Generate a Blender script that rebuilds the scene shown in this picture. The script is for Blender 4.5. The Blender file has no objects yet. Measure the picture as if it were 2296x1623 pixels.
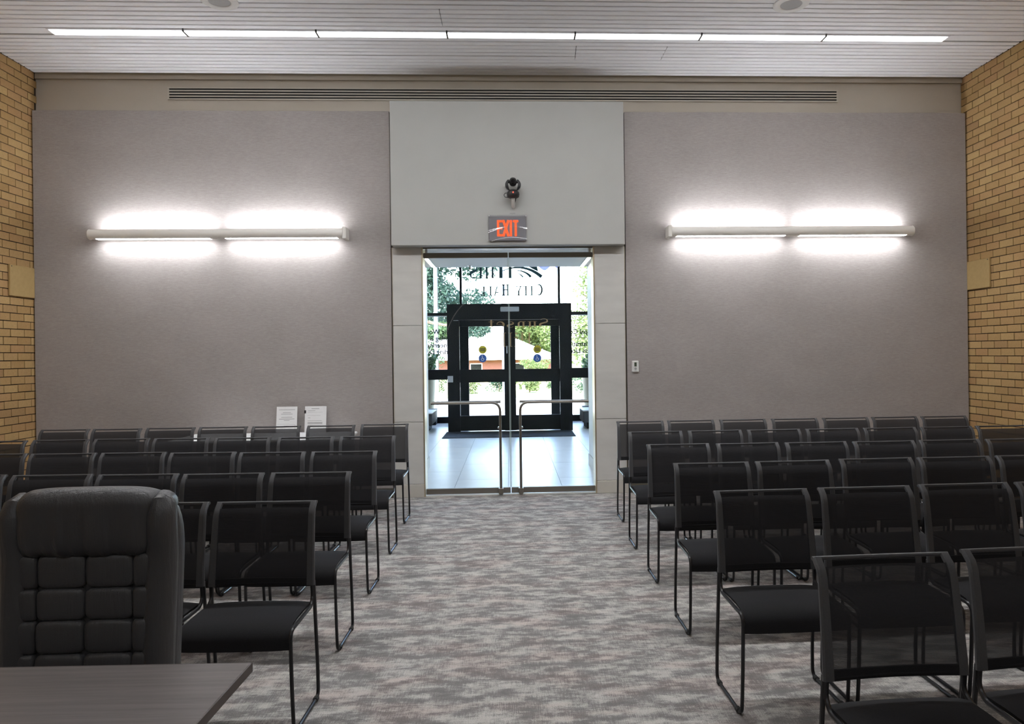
import bpy, bmesh, math, random
from mathutils import Matrix, Vector
R = math.radians
PI = math.pi
rng = random.Random(7)
SC = bpy.context.scene
COL = SC.collection

# ------------------------------------------------------------------ camera
cam_d = bpy.data.cameras.new('camera')
cam = bpy.data.objects.new('camera', cam_d)
COL.objects.link(cam)
cam_d.sensor_fit = 'HORIZONTAL'
cam_d.sensor_width = 36.0
cam_d.lens = 1580.18 / 2296 * 36.0
cam_d.shift_x = (1148 - 1216.87) / 2296
cam_d.shift_y = (792.44 - 811.5) / 2296
cam_d.clip_start = 0.05
cam_d.clip_end = 400
cam.matrix_world = Matrix.Translation((0, 0, 1.55)) @ Matrix.Rotation(-0.0458, 4, 'Z') @ Matrix.Rotation(PI / 2, 4, 'X') @ Matrix.Rotation(-0.0127, 4, 'Z')
SC.camera = cam

# ------------------------------------------------------------------ sky, sun, exposure
W = bpy.data.worlds.new('sky')
SC.world = W
W.use_nodes = True
wn = W.node_tree.nodes
wl = W.node_tree.links
wn.clear()
w_out = wn.new('ShaderNodeOutputWorld')
w_bg = wn.new('ShaderNodeBackground')
w_sky = wn.new('ShaderNodeTexSky')
w_sky.sky_type = 'NISHITA'
w_sky.sun_disc = False
w_sky.sun_elevation = R(56)
w_sky.sun_rotation = R(200)
w_sky.air_density = 1.0
w_sky.dust_density = 2.5
w_bg.inputs['Strength'].default_value = 2.4
wl.new(w_sky.outputs[0], w_bg.inputs[0])
wl.new(w_bg.outputs[0], w_out.inputs[0])

sun_d = bpy.data.lights.new('sun', 'SUN')
sun_d.energy = 7.0
sun_d.angle = R(0.6)
sun_d.color = (1.0, 0.95, 0.86)
sun = bpy.data.objects.new('sun', sun_d)
COL.objects.link(sun)
sun.rotation_euler = (R(34), 0, R(-20))      # shines forward, away from the building, out of the left
sun.location = (-8, -20, 40)

SC.view_settings.view_transform = 'Standard'
SC.view_settings.look = 'None'
SC.view_settings.gamma = 1.0
SC.view_settings.use_curve_mapping = False
SC.view_settings.exposure = 0.64
try:
    SC.cycles.use_denoising = True
    SC.cycles.max_bounces = 10
    SC.cycles.diffuse_bounces = 5
    SC.cycles.transparent_max_bounces = 24
    SC.cycles.sample_clamp_indirect = 6.0
    SC.cycles.caustics_reflective = False
    SC.cycles.caustics_refractive = False
except Exception:
    pass
STRIP_L = (3.2, 48.0, 14.0)      # radiance of the three ceiling slot lights (last two unseen, added to balance the light)
SCONCE_L = (34.0, 27.0)     # radiance of the wall tube lights, up and down

# ------------------------------------------------------------------ materials
def new_mat(name):
    m = bpy.data.materials.new(name)
    m.use_nodes = True
    nt = m.node_tree
    return m, nt, nt.nodes['Principled BSDF']

def plain(name, col, rough=0.5, metal=0.0, spec=0.5, coat=0.0):
    m, nt, b = new_mat(name)
    b.inputs['Base Color'].default_value = (*col, 1)
    b.inputs['Roughness'].default_value = rough
    b.inputs['Metallic'].default_value = metal
    b.inputs['Specular IOR Level'].default_value = spec
    b.inputs['Coat Weight'].default_value = coat
    return m

def nd(nt, t, **kw):
    n = nt.nodes.new(t)
    for k, v in kw.items():
        setattr(n, k, v)
    return n

def coords(nt, scale=(1, 1, 1), rot=(0, 0, 0), kind='Object'):
    tc = nd(nt, 'ShaderNodeTexCoord')
    mp = nd(nt, 'ShaderNodeMapping')
    mp.inputs['Scale'].default_value = scale
    mp.inputs['Rotation'].default_value = rot
    nt.links.new(tc.outputs[kind], mp.inputs[0])
    return mp.outputs[0]

def noise(nt, vec, scale=5, detail=3, rough=0.5):
    n = nd(nt, 'ShaderNodeTexNoise')
    n.inputs['Scale'].default_value = scale
    n.inputs['Detail'].default_value = detail
    n.inputs['Roughness'].default_value = rough
    nt.links.new(vec, n.inputs['Vector'])
    return n.outputs['Fac']

def ramp(nt, fac, stops, interp='LINEAR'):
    r = nd(nt, 'ShaderNodeValToRGB')
    r.color_ramp.interpolation = interp
    el = r.color_ramp.elements
    while len(el) < len(stops):
        el.new(0.5)
    for e, (p, c) in zip(el, stops):
        e.position = p
        e.color = (*c, 1) if len(c) == 3 else c
    nt.links.new(fac, r.inputs[0])
    return r.outputs[0]

def mixc(nt, fac, a, b, mode='MIX'):
    n = nd(nt, 'ShaderNodeMix', data_type='RGBA', blend_type=mode)
    if isinstance(fac, (int, float)):
        n.inputs[0].default_value = fac
    else:
        nt.links.new(fac, n.inputs[0])
    for i, v in ((6, a), (7, b)):
        if isinstance(v, tuple):
            n.inputs[i].default_value = (*v, 1)
        else:
            nt.links.new(v, n.inputs[i])
    return n.outputs[2]

def math_n(nt, op, a, b=0.0):
    n = nd(nt, 'ShaderNodeMath', operation=op)
    for i, v in ((0, a), (1, b)):
        if isinstance(v, (int, float)):
            n.inputs[i].default_value = v
        else:
            nt.links.new(v, n.inputs[i])
    return n.outputs[0]

def bump(nt, b, h, strength=0.2, dist=0.002):
    n = nd(nt, 'ShaderNodeBump')
    n.inputs['Strength'].default_value = strength
    n.inputs['Distance'].default_value = dist
    nt.links.new(h, n.inputs['Height'])
    nt.links.new(n.outputs[0], b.inputs['Normal'])

def mottled(name, a, b2, scale=(1, 1, 1), ns=5, detail=4, rough=0.6, bstr=0.0, spec=0.4):
    m, nt, b = new_mat(name)
    v = coords(nt, scale)
    f = noise(nt, v, ns, detail)
    nt.links.new(ramp(nt, f, [(0.3, a), (0.7, b2)]), b.inputs['Base Color'])
    b.inputs['Roughness'].default_value = rough
    b.inputs['Specular IOR Level'].default_value = spec
    if bstr:
        bump(nt, b, f, bstr)
    return m

def emission(name, col, strength):
    m, nt, b = new_mat(name)
    nt.nodes.remove(b)
    e = nd(nt, 'ShaderNodeEmission')
    e.inputs[0].default_value = (*col, 1)
    e.inputs[1].default_value = strength
    nt.links.new(e.outputs[0], nt.nodes['Material Output'].inputs[0])
    return m

def glass_mat(name, tint=(1, 1, 1), gloss=0.06, rough=0.0):
    m, nt, b = new_mat(name)
    nt.nodes.remove(b)
    t = nd(nt, 'ShaderNodeBsdfTransparent')
    t.inputs[0].default_value = (*tint, 1)
    g = nd(nt, 'ShaderNodeBsdfGlossy')
    g.inputs['Roughness'].default_value = rough
    lw = nd(nt, 'ShaderNodeLayerWeight')
    lw.inputs[0].default_value = 0.2
    f = math_n(nt, 'ADD', math_n(nt, 'MULTIPLY', lw.outputs['Fresnel'], 0.45), gloss * 0.4)
    mx = nd(nt, 'ShaderNodeMixShader')
    nt.links.new(f, mx.inputs[0])
    nt.links.new(t.outputs[0], mx.inputs[1])
    nt.links.new(g.outputs[0], mx.inputs[2])
    nt.links.new(mx.outputs[0], nt.nodes['Material Output'].inputs[0])
    return m

def veil(name, col, opacity, rough=0.8):
    """a thin layer that lets part of the light through"""
    m, nt, b = new_mat(name)
    t = nd(nt, 'ShaderNodeBsdfTransparent')
    mx = nd(nt, 'ShaderNodeMixShader')
    mx.inputs[0].default_value = opacity
    b.inputs['Base Color'].default_value = (*col, 1)
    b.inputs['Roughness'].default_value = rough
    b.inputs['Specular IOR Level'].default_value = 0.2
    nt.links.new(t.outputs[0], mx.inputs[1])
    nt.links.new(b.outputs[0], mx.inputs[2])
    nt.links.new(mx.outputs[0], nt.nodes['Material Output'].inputs[0])
    return m

M = {}
# carpet: streaky blocks of pale yarn over grey, with a fine grain
def carpet():
    m, nt, b = new_mat('carpet')
    big = noise(nt, coords(nt, (4.6, 10.5, 1)), 1.0, 5, 0.64)
    mid = noise(nt, coords(nt, (11.0, 24.0, 1)), 1.0, 3, 0.6)
    thr = noise(nt, coords(nt, (210, 14, 1)), 1.0, 2, 0.6)
    row = noise(nt, coords(nt, (14, 190, 1)), 1.0, 2, 0.6)
    fine = noise(nt, coords(nt, (1, 1, 1)), 230, 2, 0.7)
    s = math_n(nt, 'MULTIPLY', big, 1.0)
    for q, w in ((mid, 0.55), (thr, 0.34), (row, 0.26), (fine, 0.20)):
        s = math_n(nt, 'ADD', s, math_n(nt, 'MULTIPLY', q, w))
    s = math_n(nt, 'DIVIDE', s, 2.35)
    base = ramp(nt, s, [(0.42, (0.205, 0.198, 0.192)), (0.480, (0.255, 0.245, 0.237)), (0.512, (0.385, 0.369, 0.350)), (0.57, (0.54, 0.52, 0.49))])
    base = mixc(nt, 1.0, base, ramp(nt, fine, [(0.35, (0.80, 0.80, 0.80)), (0.65, (1.14, 1.14, 1.14))]), 'MULTIPLY')
    pk = noise(nt, coords(nt, (2.4, 6, 1)), 1.0, 3)
    col = mixc(nt, ramp(nt, pk, [(0.48, (0, 0, 0)), (0.62, (1, 1, 1))]), base, mixc(nt, 1.0, base, (1.0, 0.92, 0.91), 'MULTIPLY'))
    nt.links.new(col, b.inputs['Base Color'])
    b.inputs['Roughness'].default_value = 0.95
    b.inputs['Specular IOR Level'].default_value = 0.1
    bump(nt, b, fine, 0.5, 0.004)
    return m
M['carpet'] = carpet()

def fabric():
    m, nt, b = new_mat('wall_fabric')
    a = noise(nt, coords(nt, (6, 1, 46)), 3.0, 4, 0.65)
    c = noise(nt, coords(nt, (1, 1, 1)), 120, 3, 0.7)
    d = noise(nt, coords(nt, (1.3, 1, 2)), 1.4, 3, 0.5)
    s = math_n(nt, 'ADD', math_n(nt, 'MULTIPLY', a, 0.5), math_n(nt, 'ADD', math_n(nt, 'MULTIPLY', c, 0.3), math_n(nt, 'MULTIPLY', d, 0.2)))
    nt.links.new(ramp(nt, s, [(0.36, (0.325, 0.298, 0.287)), (0.64, (0.430, 0.398, 0.384))]), b.inputs['Base Color'])
    b.inputs['Roughness'].default_value = 0.95
    b.inputs['Specular IOR Level'].default_value = 0.1
    bump(nt, b, c, 0.25, 0.002)
    return m
M['fabric'] = fabric()

def brick_mat():
    m, nt, b = new_mat('buff_brick')
    oi = nd(nt, 'ShaderNodeObjectInfo')
    gi = nd(nt, 'ShaderNodeNewGeometry')
    r = math_n(nt, 'FRACT', math_n(nt, 'ADD', oi.outputs['Random'], gi.outputs['Random Per Island']))
    c = ramp(nt, r, [(0.0, (0.42, 0.262, 0.112)), (0.3, (0.48, 0.315, 0.138)), (0.55, (0.45, 0.270, 0.125)), (0.8, (0.53, 0.36, 0.160)), (1.0, (0.39, 0.24, 0.112))])
    f = noise(nt, coords(nt, (1, 1, 1)), 60, 4, 0.7)
    c2 = mixc(nt, 0.5, c, ramp(nt, f, [(0.3, (0.7, 0.7, 0.7)), (0.7, (1, 1, 1))]), 'MULTIPLY')
    nt.links.new(c2, b.inputs['Base Color'])
    b.inputs['Roughness'].default_value = 0.85
    b.inputs['Specular IOR Level'].default_value = 0.2
    bump(nt, b, f, 0.4, 0.002)
    return m
M['brick'] = brick_mat()
M['mortar'] = mottled('mortar', (0.045, 0.032, 0.020), (0.075, 0.054, 0.032), ns=40, rough=0.95)
M['paint_white'] = mottled('white_paint', (0.47, 0.475, 0.455), (0.50, 0.505, 0.485), ns=2, rough=0.6)
M['paint_beige'] = mottled('beige_paint', (0.50, 0.455, 0.385), (0.53, 0.485, 0.415), ns=2, rough=0.75)
M['ceiling_trim'] = plain('ceiling_trim', (0.44, 0.40, 0.33), 0.6)
M['slat'] = mottled('white_slat', (0.885, 0.895, 0.925), (0.905, 0.915, 0.945), ns=3, rough=0.45)
M['plenum'] = plain('dark_plenum', (0.03, 0.029, 0.028), 0.9)
M['black'] = plain('slot_black', (0.012, 0.012, 0.012), 0.8)
M['grille'] = plain('grille_enamel', (0.56, 0.525, 0.455), 0.5)
M['stone'] = mottled('stone_tile', (0.57, 0.56, 0.535), (0.65, 0.64, 0.61), (1.0, 1.0, 3.5), ns=2.2, detail=7, rough=0.5)
M['stone_base'] = mottled('stone_base', (0.55, 0.52, 0.47), (0.60, 0.57, 0.51), ns=6, detail=5, rough=0.5)
M['brass'] = plain('brushed_brass', (0.62, 0.52, 0.36), 0.35, 0.8)
M['nickel'] = plain('brushed_nickel', (0.30, 0.275, 0.24), 0.36, 1.0)
M['chrome'] = plain('satin_steel', (0.62, 0.62, 0.62), 0.25, 1.0)
M['bronze'] = plain('dark_bronze', (0.16, 0.145, 0.115), 0.4, 0.6)
M['glass'] = glass_mat('clear_glass', (0.975, 0.985, 0.985), 0.0)
M['glass_edge'] = plain('glass_edge', (0.45, 0.55, 0.52), 0.2)
M['threshold'] = plain('white_threshold', (0.75, 0.74, 0.70), 0.4)
for k_, l_ in enumerate(STRIP_L):
    M['strip%d' % k_] = emission('slot_lens', (0.97, 0.98, 1.0), l_)
M['strip_div'] = plain('lens_divider', (0.05, 0.045, 0.035), 0.5)
for k_, l_ in zip(('up', 'down'), SCONCE_L):
    M['sconce_' + k_] = emission('tube_lens', (0.96, 0.97, 1.0), l_)
M['led'] = emission('led_lens', (1.0, 0.99, 0.96), 9.0)
M['enamel'] = plain('cream_enamel', (0.86, 0.84, 0.79), 0.4)
M['plastic_white'] = plain('white_plastic', (0.78, 0.78, 0.76), 0.4)
M['plastic_grey'] = plain('grey_plastic', (0.38, 0.38, 0.38), 0.45)
M['lcd'] = plain('lcd_green', (0.055, 0.075, 0.045), 0.3)
M['device_black'] = plain('device_black', (0.011, 0.011, 0.012), 0.42)
M['lens_black'] = plain('lens_black', (0.004, 0.004, 0.005), 0.1)
M['led_red'] = emission('indicator_red', (1.0, 0.12, 0.08), 1.2)
M['exit_red'] = emission('exit_letters', (1.0, 0.085, 0.022), 1.5)
M['sign_grey'] = plain('sign_face', (0.36, 0.36, 0.375), 0.45)
M['paper'] = plain('paper', (0.80, 0.80, 0.80), 0.7)
M['ink'] = plain('printing_ink', (0.30, 0.30, 0.31), 0.8)
M['table_white'] = plain('table_white', (0.78, 0.80, 0.82), 0.4)
M['panel_tan'] = mottled('tan_cover', (0.40, 0.275, 0.115), (0.44, 0.305, 0.13), ns=30, rough=0.7)
# chairs
M['tube'] = plain('black_tube', (0.014, 0.014, 0.016), 0.33, 0.2)
M['rail'] = mottled('charcoal_plastic', (0.062, 0.063, 0.068), (0.072, 0.073, 0.078), ns=200, rough=0.5)
M['seat_fab'] = mottled('black_seat_fabric', (0.0125, 0.0125, 0.014), (0.0185, 0.0185, 0.0205), ns=350, rough=0.9, bstr=0.2, spec=0.25)
M['glide'] = plain('black_rubber', (0.01, 0.01, 0.01), 0.7)
def mesh_mat():
    m, nt, b = new_mat('black_mesh')
    t = nd(nt, 'ShaderNodeBsdfTransparent')
    mx = nd(nt, 'ShaderNodeMixShader')
    v = coords(nt, (1, 1, 1))
    wv = nd(nt, 'ShaderNodeTexWave', wave_type='BANDS', bands_direction='Z')
    wv.inputs['Scale'].default_value = 150
    nt.links.new(v, wv.inputs['Vector'])
    f = math_n(nt, 'ADD', math_n(nt, 'MULTIPLY', wv.outputs['Fac'], 0.05), 0.885)
    b.inputs['Base Color'].default_value = (0.025, 0.025, 0.028, 1)
    b.inputs['Roughness'].default_value = 0.75
    b.inputs['Specular IOR Level'].default_value = 0.25
    nt.links.new(f, mx.inputs[0])
    nt.links.new(t.outputs[0], mx.inputs[1])
    nt.links.new(b.outputs[0], mx.inputs[2])
    nt.links.new(mx.outputs[0], nt.nodes['Material Output'].inputs[0])
    return m
M['mesh'] = mesh_mat()
def leather():
    m, nt, b = new_mat('black_leather')
    v = coords(nt, (1, 1, 1))
    f = noise(nt, v, 9, 4, 0.6)
    g = nd(nt, 'ShaderNodeTexVoronoi')
    g.inputs['Scale'].default_value = 420
    nt.links.new(v, g.inputs['Vector'])
    w = noise(nt, coords(nt, (28, 28, 3)), 1.0, 3, 0.6)
    b.inputs['Base Color'].default_value = (0.054, 0.054, 0.058, 1)
    nt.links.new(ramp(nt, f, [(0.3, (0.38, 0.38, 0.38)), (0.7, (0.52, 0.52, 0.52))]), b.inputs['Roughness'])
    h = math_n(nt, 'ADD', math_n(nt, 'MULTIPLY', g.outputs['Distance'], 0.06), w)
    bump(nt, b, h, 0.55, 0.012)
    return m
M['leather'] = leather()
M['stitch'] = plain('leather_piping', (0.012, 0.012, 0.013), 0.5)
def wood():
    m, nt, b = new_mat('grey_wood_laminate')
    a = noise(nt, coords(nt, (1.2, 34, 1)), 2.2, 5, 0.6)
    c = noise(nt, coords(nt, (7, 260, 1)), 2.0, 3, 0.6)
    s = math_n(nt, 'ADD', math_n(nt, 'MULTIPLY', a, 0.7), math_n(nt, 'MULTIPLY', c, 0.3))
    nt.links.new(ramp(nt, s, [(0.35, (0.072, 0.058, 0.052)), (0.5, (0.096, 0.079, 0.072)), (0.66, (0.128, 0.107, 0.098))]), b.inputs['Base Color'])
    b.inputs['Roughness'].default_value = 0.42
    return m
M['wood'] = wood()
M['wood_edge'] = plain('dark_table_edge', (0.075, 0.060, 0.053), 0.5)
# lobby and outdoors
M['lobby_tile'] = mottled('lobby_tile', (0.68, 0.65, 0.615), (0.75, 0.72, 0.685), ns=3, detail=6, rough=0.30, spec=0.5)
M['grout'] = plain('grout', (0.22, 0.23, 0.24), 0.8)
M['lobby_wall'] = plain('lobby_wall', (0.62, 0.61, 0.58), 0.7)
M['frame_black'] = plain('anodised_black', (0.0085, 0.0083, 0.0082), 0.6, 0.0, 0.25)
M['mat'] = mottled('walk_off_mat', (0.020, 0.021, 0.024), (0.028, 0.029, 0.032), ns=150, rough=0.95)
M['teal'] = plain('teal_vinyl', (0.006, 0.06, 0.075), 0.5)
M['vinyl_dark'] = plain('dark_vinyl', (0.012, 0.02, 0.02), 0.5)
M['gold_film'] = veil('gold_film', (0.62, 0.46, 0.27), 0.5)
M['etched'] = veil('etched_film', (0.45, 0.42, 0.38), 0.10)
M['yellow'] = plain('yellow_sticker', (0.55, 0.42, 0.01), 0.5)
M['blue'] = plain('blue_sticker', (0.03, 0.10, 0.36), 0.5)
M['concrete'] = mottled('concrete', (0.52, 0.51, 0.48), (0.60, 0.59, 0.56), ns=3, rough=0.9)
M['grass'] = mottled('lawn', (0.14, 0.18, 0.055), (0.24, 0.26, 0.095), ns=5, detail=5, rough=0.95)
M['road'] = mottled('drive', (0.50, 0.49, 0.46), (0.56, 0.55, 0.51), ns=2, rough=0.9)
M['house_brick'] = mottled('red_brick', (0.135, 0.048, 0.034), (0.18, 0.068, 0.048), (1, 1, 4), ns=3, rough=0.9)
M['roof_pale'] = mottled('pale_roof', (0.62, 0.61, 0.58), (0.72, 0.71, 0.68), ns=8, rough=0.9)
M['pole'] = plain('pale_pole', (0.24, 0.27, 0.31), 0.4, 0.2)
M['flag_blue'] = plain('flag_blue', (0.012, 0.022, 0.16), 0.8)
M['planter'] = plain('planter_tan', (0.36, 0.31, 0.20), 0.8)
M['bark'] = mottled('bark', (0.10, 0.075, 0.05), (0.19, 0.15, 0.11), (1, 1, 0.3), ns=12, rough=0.95)
M['bench_dark'] = plain('bench_dark', (0.05, 0.05, 0.055), 0.6)
def leaf(name, a, b2):
    m, nt, b = new_mat(name)
    gi = nd(nt, 'ShaderNodeNewGeometry')
    c = ramp(nt, gi.outputs['Random Per Island'], [(0.0, a), (1.0, b2)])
    nt.links.new(c, b.inputs['Base Color'])
    b.inputs['Roughness'].default_value = 0.6
    tr = nd(nt, 'ShaderNodeBsdfTranslucent')
    nt.links.new(c, tr.inputs[0])
    mx = nd(nt, 'ShaderNodeMixShader')
    mx.inputs[0].default_value = 0.4
    nt.links.new(b.outputs[0], mx.inputs[1])
    nt.links.new(tr.outputs[0], mx.inputs[2])
    nt.links.new(mx.outputs[0], nt.nodes['Material Output'].inputs[0])
    return m
M['leaf_dark'] = leaf('leaf_dark', (0.020, 0.050, 0.036), (0.055, 0.110, 0.070))
M['leaf_mid'] = leaf('leaf_mid', (0.035, 0.075, 0.03), (0.085, 0.14, 0.055))
M['leaf_yellow'] = leaf('leaf_yellow', (0.065, 0.105, 0.028), (0.16, 0.20, 0.065))

# ------------------------------------------------------------------ mesh helpers
class MB:
    """collects simple solids into one mesh"""
    def __init__(self):
        self.v, self.f = [], []
    def add(self, vs, fs):
        o = len(self.v)
        self.v += [tuple(p) for p in vs]
        self.f += [tuple(i + o for i in f) for f in fs]
        return self
    def box(self, x0, x1, y0, y1, z0, z1):
        vs = [(x, y, z) for z in (z0, z1) for y in (y0, y1) for x in (x0, x1)]
        return self.add(vs, [(0, 2, 3, 1), (4, 5, 7, 6), (0, 1, 5, 4), (2, 6, 7, 3), (0, 4, 6, 2), (1, 3, 7, 5)])
    def rbox(self, x0, x1, y0, y1, z0, z1, r=0.01):
        """box with chamfered edges"""
        vs, idx = [], {}
        cx, cy, cz = (x0 + x1) / 2, (y0 + y1) / 2, (z0 + z1) / 2
        hx, hy, hz = (x1 - x0) / 2, (y1 - y0) / 2, (z1 - z0) / 2
        r = min(r, hx * .95, hy * .95, hz * .95)
        for sx in (-1, 1):
            for sy in (-1, 1):
                for sz in (-1, 1):
                    for a in range(3):
                        h = [hx - r, hy - r, hz - r]
                        h[a] += r
                        idx[(sx, sy, sz, a)] = len(vs)
                        vs.append((cx + sx * h[0], cy + sy * h[1], cz + sz * h[2]))
        fs = []
        for a in range(3):
            b, c = (a + 1) % 3, (a + 2) % 3
            for s in (-1, 1):
                q = []
                for (p, t) in ((-1, -1), (1, -1), (1, 1), (-1, 1)):
                    k = [0, 0, 0]
                    k[a], k[b], k[c] = s, p, t
                    q.append(idx[(*k, a)])
                fs.append(q if s > 0 else q[::-1])
            for p in (-1, 1):
                for t in (-1, 1):
                    q = []
                    for s, w in ((-1, b), (-1, c), (1, c), (1, b)):
                        k = [0, 0, 0]
                        k[a], k[b], k[c] = s, p, t
                        q.append(idx[(*k, w)])
                    fs.append(q if p * t > 0 else q[::-1])
        for sx in (-1, 1):
            for sy in (-1, 1):
                for sz in (-1, 1):
                    q = [idx[(sx, sy, sz, a)] for a in range(3)]
                    fs.append(q if sx * sy * sz > 0 else q[::-1])
        return self.add(vs, fs)
    def tube(self, pts, r, n=8, caps=True):
        pts = [Vector(p) for p in pts]
        m = len(pts)
        rr = r if isinstance(r, (list, tuple)) else [r] * m
        t = [(pts[min(i + 1, m - 1)] - pts[max(i - 1, 0)]).normalized() for i in range(m)]
        up = Vector((0, 0, 1)) if abs(t[0].z) < 0.9 else Vector((1, 0, 0))
        u = t[0].cross(up).normalized()
        vs, fs = [], []
        for i in range(m):
            u = (u - t[i] * u.dot(t[i])).normalized()
            w = t[i].cross(u)
            for k in range(n):
                a = 2 * PI * k / n
                vs.append(pts[i] + (u * math.cos(a) + w * math.sin(a)) * rr[i])
        for i in range(m - 1):
            for k in range(n):
                k2 = (k + 1) % n
                fs.append((i * n + k, i * n + k2, (i + 1) * n + k2, (i + 1) * n + k))
        if caps:
            fs.append(tuple(range(n))[::-1])
            fs.append(tuple((m - 1) * n + k for k in range(n)))
        return self.add(vs, fs)
    def cyl(self, c, axis, r0, r1, h, n=16):
        c = Vector(c)
        d = {'x': Vector((1, 0, 0)), 'y': Vector((0, 1, 0)), 'z': Vector((0, 0, 1))}[axis]
        return self.tube([c, c + d * h], [r0, r1], n)
    def ball(self, c, rx, ry, rz, n=14, m=9, e=1.0, e2=None):
        """ellipsoid; e, e2 < 1 make it boxier"""
        e2 = e if e2 is None else e2
        sp = lambda v, k: math.copysign(abs(v) ** k, v)
        vs, fs = [(c[0], c[1], c[2] - rz)], []
        for i in range(1, m):
            p = -PI / 2 + PI * i / m
            for k in range(n):
                a = 2 * PI * k / n
                vs.append((c[0] + rx * sp(math.cos(p), e) * sp(math.cos(a), e2), c[1] + ry * sp(math.cos(p), e) * sp(math.sin(a), e2), c[2] + rz * sp(math.sin(p), e)))
        vs.append((c[0], c[1], c[2] + rz))
        L = len(vs) - 1
        for k in range(n):
            k2 = (k + 1) % n
            fs.append((0, 1 + k2, 1 + k))
            fs.append((L, 1 + (m - 2) * n + k, 1 + (m - 2) * n + k2))
            for i in range(m - 2):
                a, b = 1 + i * n, 1 + (i + 1) * n
                fs.append((a + k, a + k2, b + k2, b + k))
        return self.add(vs, fs)
    def prism(self, poly, y0, y1):
        """polygon in x, z pushed from y0 to y1"""
        n = len(poly)
        vs = [(x, y0, z) for x, z in poly] + [(x, y1, z) for x, z in poly]
        fs = [tuple(range(n)), tuple(range(2 * n - 1, n - 1, -1))]
        fs += [(i, n + i, n + (i + 1) % n, (i + 1) % n) for i in range(n)]
        return self.add(vs, fs)
    def sweep_sheet(self, rows, closed=False):
        """grid of points -> quads"""
        n = len(rows[0])
        vs = [p for r_ in rows for p in r_]
        fs = []
        for i in range(len(rows) - 1):
            for k in range(n if closed else n - 1):
                k2 = (k + 1) % n
                fs.append((i * n + k, i * n + k2, (i + 1) * n + k2, (i + 1) * n + k))
        return self.add(vs, fs)
    def mesh(self, name, mat, smooth=False):
        me = bpy.data.meshes.new(name)
        me.from_pydata(self.v, [], self.f)
        bm = bmesh.new()
        bm.from_mesh(me)
        bmesh.ops.recalc_face_normals(bm, faces=bm.faces)
        bm.to_mesh(me)
        bm.free()
        me.materials.append(M[mat] if isinstance(mat, str) else mat)
        if smooth:
            me.polygons.foreach_set('use_smooth', [True] * len(me.polygons))
            try:
                me.set_sharp_from_angle(angle=R(smooth if smooth is not True else 42))
            except Exception:
                pass
        me.update()
        return me
    def build(self, name, mat, parent=None, smooth=False):
        return put(name, self.mesh(name, mat, smooth), parent)

def put(name, me, parent=None, loc=None):
    o = bpy.data.objects.new(name, me)
    COL.objects.link(o)
    if parent is not None:
        o.parent = parent
    if loc is not None:
        o.location = loc
    return o

def tag(o, label, cat, group=None, kind=None):
    o['label'] = label
    o['category'] = cat
    if group:
        o['group'] = group
    if kind:
        o['kind'] = kind
    return o

def thing(name, label, cat, loc=(0, 0, 0), rz=0, group=None):
    o = bpy.data.objects.new(name, None)
    o.empty_display_size = 0.1
    COL.objects.link(o)
    o.location = loc
    o.rotation_euler = (0, 0, rz)
    return tag(o, label, cat, group)

def struct(o, label=None):
    o['kind'] = 'structure'
    if label:
        o['label'] = label
    return o

def arc(c, r, a0, a1, n, plane='yz', x=0.0):
    out = []
    for i in range(n + 1):
        a = R(a0 + (a1 - a0) * i / n)
        out.append((x, c[0] + r * math.cos(a), c[1] + r * math.sin(a)))
    return out

def fillet(pts, radii, n=5):
    """round the inner corners of a polyline"""
    pts = [Vector(p) for p in pts]
    out = [pts[0]]
    for i in range(1, len(pts) - 1):
        p, a, b = pts[i], (pts[i - 1] - pts[i]), (pts[i + 1] - pts[i])
        d = min(radii[i - 1], a.length * .49, b.length * .49)
        s, e = p + a.normalized() * d, p + b.normalized() * d
        for k in range(n + 1):
            t = k / n
            out.append(s * (1 - t) ** 2 + p * 2 * t * (1 - t) + e * t * t)
    out.append(pts[-1])
    return out

# ================================================================== THE ROOM
XL, XR, YB, YF = -5.07, 5.19, 7.744, -4.0     # side walls, face of the back wall, wall behind the camera
ZC = 4.63                                       # ceiling
YU = 7.844                                      # recessed band above the wall panels

o = MB().box(XL - .2, XR + .2, YF - .2, 7.765, -.2, 0).build('floor', 'carpet')
struct(o, 'grey and beige streaked carpet')

# ceiling: dark void, with white metal slats hung under it
ceil = MB().box(XL - .2, XR + .2, YF - .2, 8.0, ZC + .09, ZC + .2).build('ceiling', 'plenum')
struct(ceil, 'white linear slat ceiling')
SL, GAP = 0.0835, 0.016
STRIPS = (6.748, 4.55, -0.60)                    # slot lights: front edges
STRIP_W = 0.118
slat_cache = {}
def slat(x0, x1, y0):
    L = round(x1 - x0, 3)
    if L not in slat_cache:
        h = L / 2
        w = SL - GAP
        prof = [(0, .02), (0, .004), (.004, 0), (w - .004, 0), (w, .004), (w, .02), (w - .004, .02), (w - .006, .008), (.006, .008), (.004, .02)]
        mb = MB()
        n = len(prof)
        mb.add([(-h, a, b) for a, b in prof] + [(h, a, b) for a, b in prof],
               [(i, (i + 1) % n, n + (i + 1) % n, n + i) for i in range(n)] + [(0, 1, 2, 3, 4, 5, 6, 7, 8, 9), (19, 18, 17, 16, 15, 14, 13, 12, 11, 10)])
        lip = MB()
        lip.v, lip.f = list(mb.v), list(mb.f)
        lip.box(-h, h, w - .001, w + GAP - .001, .010, .012)
        slat_cache[L] = (mb.mesh('slat', 'slat'), lip.mesh('slat', 'slat'))
    put('slat', slat_cache[L][1 if rng.random() < .62 else 0], ceil, ((x0 + x1) / 2, y0, ZC + rng.uniform(-.0012, .0012)))
ys = []
y = 7.812
while y - SL > 6.87:
    y -= SL
    ys.append(y)
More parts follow.
